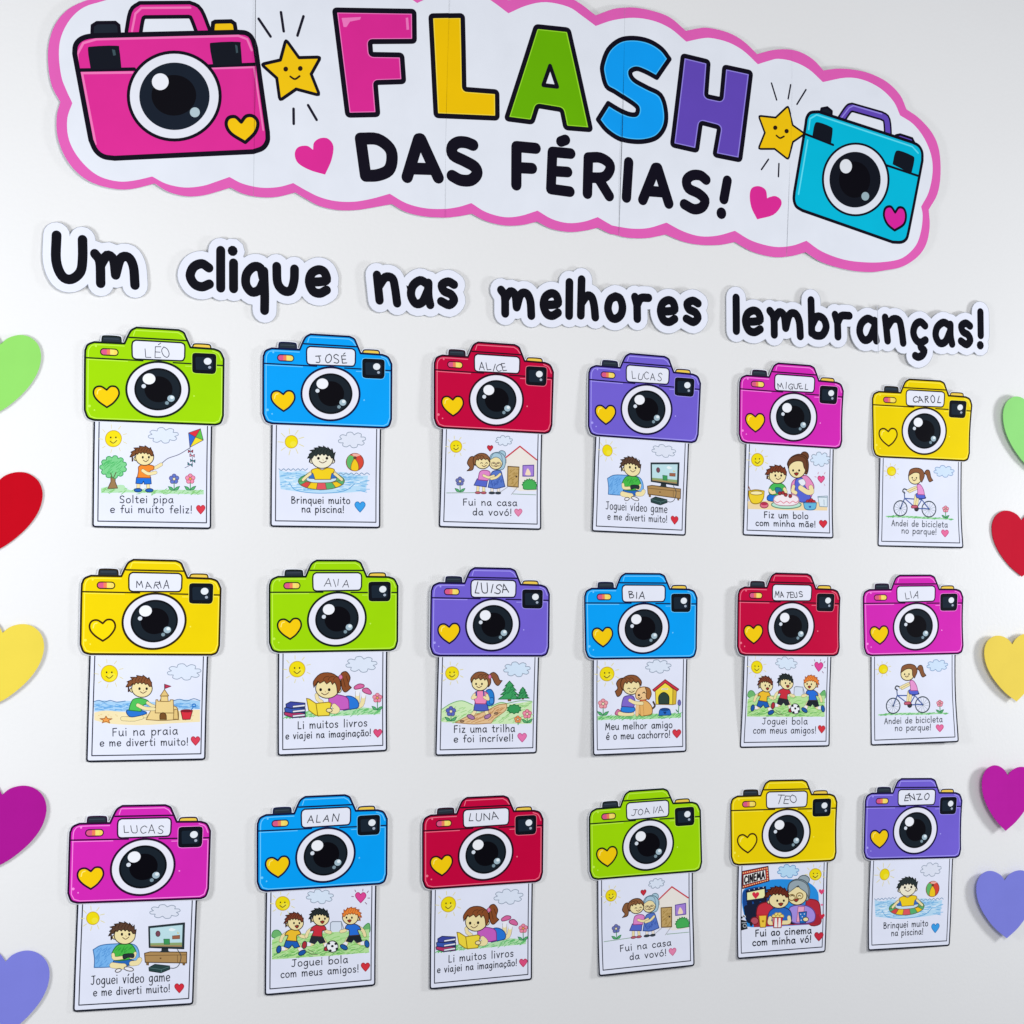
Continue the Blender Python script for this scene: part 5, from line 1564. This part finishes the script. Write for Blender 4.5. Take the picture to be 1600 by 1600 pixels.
def star(name, f, P, eyes_, smile_, rays, r, ew):
    A.grp(name)
    pts = []
    n = len(P)
    for i, p in enumerate(P):
        if i % 2 == 0:      # round the tips
            a, b_ = P[i - 1], P[(i + 1) % n]
            t1 = (p[0] + (a[0] - p[0]) * .14, p[1] + (a[1] - p[1]) * .14); t2 = (p[0] + (b_[0] - p[0]) * .14, p[1] + (b_[1] - p[1]) * .14)
            pts += [t1, t1, p, t2, t2] if False else [t1, ((t1[0] + t2[0] + p[0] * 2) / 4, (t1[1] + t2[1] + p[1] * 2) / 4), t2]
        else:
            pts.append(p)
    q = f(pts)
    A.fill(q, '#f2c40c'); bl(q, K, r, True)
    for x, y in eyes_:
        A.poly(f(circle(x, y, ew, ew * 1.05, 14)), '#2a1810')
    bl(f(smile_), '#2a1810', 1.3, sm=True)
    for a, b_ in rays:
        A.grp('ray_line')
        bl(f([a, b_]), '#1a1828', r * .85)
star('star', B1, [(1237, 198), (1303, 288), (1412, 285), (1365, 370), (1408, 476), (1290, 445), (1208, 502), (1192, 390), (1115, 322), (1210, 300)],
     [(1237, 345), (1310, 342)], [(1260, 382), (1283, 395), (1307, 380)],
     [((1100, 95), (1160, 183)), ((1212, 62), (1226, 157)), ((1325, 82), (1295, 178)), ((1277, 543), (1278, 618)), ((1350, 525), (1393, 598))], 2.2, 12)
star('star', B3, [(803, 490), (825, 580), (880, 620), (825, 658), (803, 740), (740, 690), (665, 690), (695, 615), (666, 536), (745, 545)],
     [(743, 592), (795, 608)], [(748, 628), (765, 640), (783, 632)],
     [((727, 385), (750, 463)), ((815, 393), (803, 458)), ((887, 415), (845, 483)), ((712, 738), (680, 785)), ((760, 758), (758, 818))], 1.5, 10)
A.grp('pink_heart')
A.fill(smooth(B1([(1375, 748), (1375, 748), (1345, 728), (1300, 735), (1283, 770), (1300, 815), (1360, 850), (1435, 872), (1435, 872), (1467, 800), (1477, 730), (1450, 692), (1410, 690), (1380, 712)]), True, 4), PINK)
A.grp('pink_heart')
A.fill(smooth(B3([(707, 918), (707, 918), (700, 880), (670, 862), (637, 870), (627, 905), (635, 960), (662, 1015), (662, 1015), (735, 995), (770, 955), (770, 925), (745, 908), (720, 912)]), True, 4), PINK)

def rnd(P, t=.5):
    """cut the corners of a polygon into short arcs (t = length along each edge in px)"""
    out = []
    n = len(P)
    for i in range(n):
        p, a, b_ = P[i], P[i - 1], P[(i + 1) % n]
        la, lb = math.dist(p, a), math.dist(p, b_)
        ta, tb = min(t / la, .45), min(t / lb, .45)
        p1 = (p[0] + (a[0] - p[0]) * ta, p[1] + (a[1] - p[1]) * ta); p2 = (p[0] + (b_[0] - p[0]) * tb, p[1] + (b_[1] - p[1]) * tb)
        for j in range(5):
            s = j / 4
            out.append(tuple((1 - s) ** 2 * p1[k] + 2 * s * (1 - s) * p[k] + s * s * p2[k] for k in (0, 1)))
    return out
def inset(P, d):
    a = sum(P[i - 1][0] * P[i][1] - P[i][0] * P[i - 1][1] for i in range(len(P)))
    s = 1 if a > 0 else -1
    out = []
    n = len(P)
    for i in range(n):
        a_, b_ = P[i - 1], P[(i + 1) % n]
        tx, ty = b_[0] - a_[0], b_[1] - a_[1]
        l = math.hypot(tx, ty) or 1
        out.append((P[i][0] - ty / l * d * s, P[i][1] + tx / l * d * s))
    return out
def block(P, col, lite, hi=()):
    A.grp('letter')
    q = rnd(P, 4.5)
    A.fill(q, col)
    # paler line just inside the edge
    bl(inset(q, 4.3), lite, .8, True)
    bl(q, K, 3.5, True)
for_F = B2([(72, 50), (470, 57), (472, 207), (250, 208), (255, 272), (410, 275), (420, 408), (278, 412), (292, 572), (140, 575)])
block(for_F, '#d82890', '#f07cc0')
A.poly(B2([(108, 90), (205, 85), (200, 98), (150, 108), (132, 135), (118, 135)]), '#ec78bc'); A.poly(B2([(428, 90), (440, 88), (445, 148), (432, 150)]), '#ec78bc')
block(B2([(552, 80), (713, 78), (720, 447), (884, 460), (886, 592), (580, 578)]), '#eec000', '#f6da48')
block(B2([(1078, 133), (1242, 150), (1354, 650), (1226, 640), (1207, 550), (1085, 530), (1060, 612), (930, 595)]), '#68b000', '#9cdc30')
q = B2([(1148, 330), (1114, 427), (1184, 435)])
A.fill(q, '#e3e7f0'); bl(q, K, 3.0, True)
q = B2([(1150, 368), (1131, 412), (1168, 417)])
S_ = [(1046.5, 92), (1046.5, 92), (1026, 121.5), (1026, 121.5), (1008, 112), (994, 107.5), (984.5, 113), (990, 125), (1011, 137), (1032, 148.5), (1040, 172), (1039, 196), (1027, 214), (1007, 221), (985, 221), (966, 216), (947, 203), (934, 187), (934, 187),
      (950, 161.5), (950, 161.5), (964, 170), (980, 178), (993, 179), (996, 170), (990, 163), (975, 153), (960, 143.4), (947, 135), (941, 115), (941, 101), (950, 78), (968, 63), (990, 59.5), (1014, 64), (1034, 76)]
A.grp('letter')
q = smooth(S_, True, 4)
A.fill(q, '#0c9cf0'); bl(inset(q, 4.3), '#4cc0fc', .8, True); bl(q, K, 3.5, True)
block(B3([(318, 256), (438, 285), (425, 445), (495, 460), (510, 308), (634, 335), (582, 742), (463, 718), (485, 590), (400, 568), (382, 698), (266, 672)]), '#6248b4', '#9488e0')

def thick(strokes, f, r):
    A.grp('letter')
    for s_ in strokes:
        if s_[0] == 'c':
            bl(smooth(f(s_[1]), False, 4), K, r)
        else:
            bl(f(s_[1]), K, r)
R1 = 8.3
thick([('l', [(205, 692), (230, 878)]), ('c', [(205, 692), (205, 692), (290, 695), (350, 740), (362, 795), (345, 850), (290, 875), (230, 878)])], B2, R1)
thick([('l', [(437, 885), (495, 695), (505, 695), (592, 888)]), ('l', [(470, 842), (560, 845)])], B2, R1)
thick([('c', [(765, 725), (730, 712), (690, 712), (662, 735), (668, 775), (725, 805), (775, 835), (785, 870), (755, 900), (705, 900), (662, 878)])], B2, R1)
thick([('l', [(982, 925), (982, 733), (1078, 742)]), ('l', [(985, 838), (1060, 842)])], B2, R1 * .96)
thick([('l', [(1253, 768), (1162, 760), (1155, 945), (1250, 958)]), ('l', [(1158, 855), (1238, 860)]), ('l', [(1204, 708), (1226, 700)])], B2, R1 * .93)
thick([('l', [(1338, 968), (1342, 788)]), ('c', [(1342, 788), (1342, 788), (1400, 788), (1445, 815), (1450, 850), (1420, 885), (1350, 888)]), ('l', [(1392, 890), (1448, 980)])], B2, R1 * .93)
thick([('l', [(1542, 812), (1532, 988)])], B2, R1 * .93)
thick([('l', [(132, 925), (190, 778), (200, 778), (253, 942)]), ('l', [(165, 885), (235, 890)])], B3, R1 * .95)
thick([('c', [(425, 832), (398, 812), (360, 812), (335, 835), (345, 872), (390, 895), (420, 925), (408, 958), (370, 968), (325, 945)])], B3, R1 * .93)
thick([('l', [(523, 836), (508, 922)])], B3, R1 * .93)
thick([('l', [(497, 985), (497, 988)])], B3, 8.2)

# teal camera
TEAL, TEALL = '#00b8d8', '#60dcf0'
A.grp('teal_camera')
A.fill(smooth(B3([(948, 545), (948, 545), (960, 503), (985, 497), (1006, 515), (1002, 560), (1002, 560)]), True, 3), '#141a26'); bl(B3([(948, 545), (958, 503), (985, 498), (1005, 515), (1002, 555)]), K, 2)
A.fill(smooth(B3([(1293, 665), (1293, 665), (1300, 628), (1320, 624), (1375, 642), (1384, 660), (1380, 700), (1380, 700)]), True, 3), '#6248b4'); bl(B3([(1293, 665), (1300, 628), (1320, 624), (1375, 642), (1384, 660), (1380, 695)]), K, 2)
hd = smooth(B3([(1035, 575), (1035, 575), (1080, 508), (1100, 498), (1100, 498), (1235, 537), (1235, 537), (1258, 558), (1264, 645)]), False, 4)
bl(hd, K, 7.4); bl(hd, '#6248b4', 4.4); bl(B3([(1050, 545), (1085, 500), (1105, 490), (1235, 528)]), '#9488e0', 1)
tb = smooth(B3([(884, 580), (884, 580), (890, 545), (908, 522), (945, 518), (945, 518), (1375, 660), (1375, 660), (1404, 676), (1420, 705), (1421, 745), (1421, 745), (1357, 1075), (1357, 1075), (1348, 1106), (1325, 1122), (1285, 1122), (1285, 1122), (868, 975), (868, 975), (840, 956), (829, 925), (831, 890), (831, 890)]), True, 4)
A.fill(tb, TEAL)
bl(B3([(898, 600), (905, 550), (935, 532), (1375, 680), (1402, 710)]), TEALL, 1.1); bl(B3([(893, 650), (850, 900)]), TEALL, 1.2)
bl(tb, K, 2.4, True)
bl(B3([(885, 622), (1010, 672)]), K, 1.8); bl(B3([(1235, 760), (1408, 818)]), K, 1.8)
A.fill(smooth(B3([(915, 628), (915, 628), (925, 578), (942, 566), (1000, 588), (1008, 606), (1000, 668), (1000, 668)]), True, 3), '#10141f')
A.fill(smooth(B3([(1283, 762), (1283, 762), (1294, 712), (1312, 698), (1374, 722), (1384, 742), (1370, 806), (1370, 806)]), True, 3), '#10141f')
A.grp('teal_camera_lens')
A.poly(B3(circle(1113, 832, 156, 171, 60)), K); A.poly(B3(circle(1113, 832, 146, 161, 60)), '#e0e4ee')
A.poly(B3(circle(1110, 833, 118, 129, 50)), '#10141f'); A.poly(B3(circle(1108, 833, 72, 84, 36)), '#06050e')
A.poly(B3(circle(1068, 771, 28, 33, 22)), '#e0e4ea'); A.poly(B3(circle(1157, 910, 18, 20, 18)), '#98b0b8')
A.grp('teal_camera_heart')
q = smooth(B3([(1295, 985), (1295, 985), (1275, 958), (1250, 965), (1243, 1000), (1260, 1040), (1293, 1068), (1293, 1068), (1335, 1040), (1345, 1000), (1335, 968), (1312, 962)]), True, 4)
A.fill(q, '#d8249c'); bl(q, K, 1.9, True)

# the banner is made of five sheets: gaps along the four joins
SEAMS = [((399.5, -70), (398.8, 150), (395.5, 330)), ((702, -70), (698, 150), (694, 360)), ((978.5, -70), (973, 170), (967, 390)), ((1238, 30), (1235, 200), (1228, 450))]
A.g = 'gap'
for s_ in SEAMS:
    A.line(list(s_), K, .11)
def seam_x(k, z):
    """wall x (mm) of join k at wall height z (mm)"""
    p = [tuple(1000 * q for q in back(*r)) for r in SEAMS[k]]
    a, b_ = (p[0], p[1]) if z > p[1][1] else (p[1], p[2])
    t = (z - a[1]) / (b_[1] - a[1])
    return a[0] + (b_[0] - a[0]) * t
extra = [((x, 260), (x, 760)) for x in range(380, 1850, 70)] + [((330, z), (1900, z)) for z in (400, 470, 540, 610, 680)]
verts, tris, cols, grps = A.arrange(extra)
keep = [(t, c, g) for t, c, g in zip(tris, cols, grps) if g != 'gap']
new = []
for t, c, g in keep:
    if g == 'sheet':
        cx = sum(verts[i][0] for i in t) / 3; cz = sum(verts[i][1] for i in t) / 3
        kk = sum(1 for k in range(4) if cx > seam_x(k, cz))
        g = 'sheet%d' % kk
    new.append((t, c, g))
lift = 5.0
kq = 1 - lift * .001 / D
def place_banner(u, v):
    sx = [330] + [seam_x(k, v) for k in range(4)] + [1880]
    k = sum(1 for x in sx[1:5] if u > x)
    t = (u - sx[k]) / (sx[k + 1] - sx[k])
    h = lift + [-.5, .4, -.3, .5, .3][k] + [.8, -1.2, 1.0, -1.2, 1.6][k] * math.sin(math.pi * max(0, min(1, t))) + .9 * math.sin(v / 55 + k)
    return (u * .001 * kq, -.001 * max(1.2, h), Z0 + v * .001 * kq)
ox, oz = back(750, 320)
org = (ox, 0, Z0 + oz)
t = thing('title_banner', 'long cloud-edged paper banner with pink border reading FLASH DAS FÉRIAS, across the top', 'banner', org)
sheets = {}
for k in range(5):
    sub = [x for x in new if x[2] == 'sheet%d' % k]
    # side and back of each sheet follow everything printed on it, so edges are found per sheet region
    arr = (verts, [x[0] for x in sub], [x[1] for x in sub], ['sheet'] * len(sub))
    ob = build(arr, place_banner, org, {'sheet': ('banner_sheet', None, None)}, t, .0004, edge='#d8dce4')
    sheets[k] = ob['sheet']
rest = [x for x in new if not x[2].startswith('sheet')]
LETLAB = ['F', 'L', 'A', 'S', 'H', 'D', 'A', 'S', 'F', 'É', 'R', 'I', 'A', 'S', 'exclamation mark', 'dot of the exclamation mark']
LCOL = ['pink', 'yellow', 'green', 'blue', 'purple'] + ['black'] * 11
parts = {}
for k in range(16):
    parts['letter#%d' % k] = ('letter', None, ('outlined %s letter %s' if k < 5 else '%s letter %s' if k < 14 else '%s %s') % (LCOL[k], LETLAB[k]))
for nm, pn in (('pink_camera', 'printed_camera'), ('teal_camera', 'printed_camera')):
    parts[nm + '#0'] = (pn, None, nm.split('_')[0] + ' printed camera')
    parts[nm + '_lens#0'] = ('lens', nm + '#0', None)
    parts[nm + '_heart#0'] = ('heart', nm + '#0', None)
for nm in ('star', 'ray_line', 'pink_heart'):
    for k in range(10):
        parts['%s#%d' % (nm, k)] = (nm, None, None)
build((verts, [x[0] for x in rest], [x[1] for x in rest], [x[2] for x in rest]), place_banner, org, parts, t, base='none')

# ================================================================== paper hearts at the two sides
def side_heart(label, notch, tip, wide, col, lift, edge, ax=1.0):
    ex, ey = tip[0] - notch[0], tip[1] - notch[1]
    half = [(0, 0), (0, 0), (.10, -.10), (.26, -.165), (.42, -.165), (.57, -.09), (.655, .05), (.66, .23), (.595, .42), (.46, .62), (.25, .83), (0, 1), (0, 1)]
    def mp(u, v, sg):
        u *= wide * sg
        return (notch[0] + ex * v - ey * u, notch[1] + ey * v + ex * u * ax)
    P = [mp(u, v, -1) for u, v in half[:-1]] + [mp(u, v, 1) for u, v in half[::-1][:-1]][0:]
    P = [mp(*half[0], -1)] * 2 + [mp(u, v, -1) for u, v in half[2:-2]] + [mp(*half[-1], 1)] * 2 + [mp(u, v, 1) for u, v in half[2:-2][::-1]]
    A = Art(lambda x, y: tuple(1000 * q for q in back(x, y)), 1.0)
    A.g = 'sheet'
    A.blob(P, col, k=6)
    pts = A.shapes[0][0][0]
    cx = sum(p[0] for p in pts) / len(pts); cz = sum(p[1] for p in pts) / len(pts)
    grid = [((cx + d, cz - 90), (cx + d, cz + 90)) for d in range(-60, 61, 20)] + [((cx - 90, cz + d), (cx + 90, cz + d)) for d in range(-60, 61, 20)]
    arr = A.arrange(grid)
    k = 1 - lift * .001 / D
    def place(u, v):
        r2 = ((u - cx) ** 2 + (v - cz) ** 2) / 60 ** 2
        h = lift + edge * 1.5 * (r2 - .6) + .8 * math.sin((u - cx) / 28 + cz)
        return (u * .001 * k, -.001 * max(1, h), Z0 + v * .001 * k)
    zmin = min(p[1] for p in pts)
    org = (cx / 1000, 0, Z0 + zmin / 1000)
    t = thing('paper_heart', label, 'paper heart', org, 'paper hearts down both sides of the wall')
    build(arr, place, org, {'sheet': ('cutout', None, None)}, t, .0007, FOAM, col)
side_heart('light green paper heart cut off by the left edge, topmost on the left', (1, 538), (-18, 652), .86, '#90d868', 4, 1.0)
side_heart('red paper heart cut off by the left edge, beside the LÉO strip', (-3, 752), (-22, 868), .93, '#bc0018', 3, .5)
side_heart('yellow paper heart cut off by the left edge, beside the MARIA camera', (4, 989), (-20, 1106), .86, '#e6d04c', 4, .8)
side_heart('magenta paper heart cut off by the left edge, above the purple heart', (4, 1242), (-18, 1360), .90, '#a81490', 4, .8)
side_heart('lavender purple paper heart cut off by the left edge, lowest on the left', (9, 1503), (-2, 1622), .88, '#7c80d8', 4, .8)
side_heart('light green paper heart cut off by the right edge, topmost on the right', (1611, 636), (1616, 738), .66, '#90d87c', 8, 1.0)
side_heart('red paper heart cut off by the right edge, beside the CAROL strip', (1597, 813), (1597, 901), .80, '#c00c2c', 3, .5)
side_heart('yellow paper heart cut off by the right edge, beside the LIA camera', (1582, 1007), (1588, 1096), .76, '#e8ce54', 9, .8)
side_heart('magenta paper heart cut off by the right edge, beside the ENZO camera', (1576, 1212), (1571, 1298), .72, '#b4189c', 11, 1.6)
side_heart('lavender purple paper heart cut off by the right edge, lowest on the right', (1571, 1376), (1573, 1466), .76, '#7c80d8', 10, 1.0)
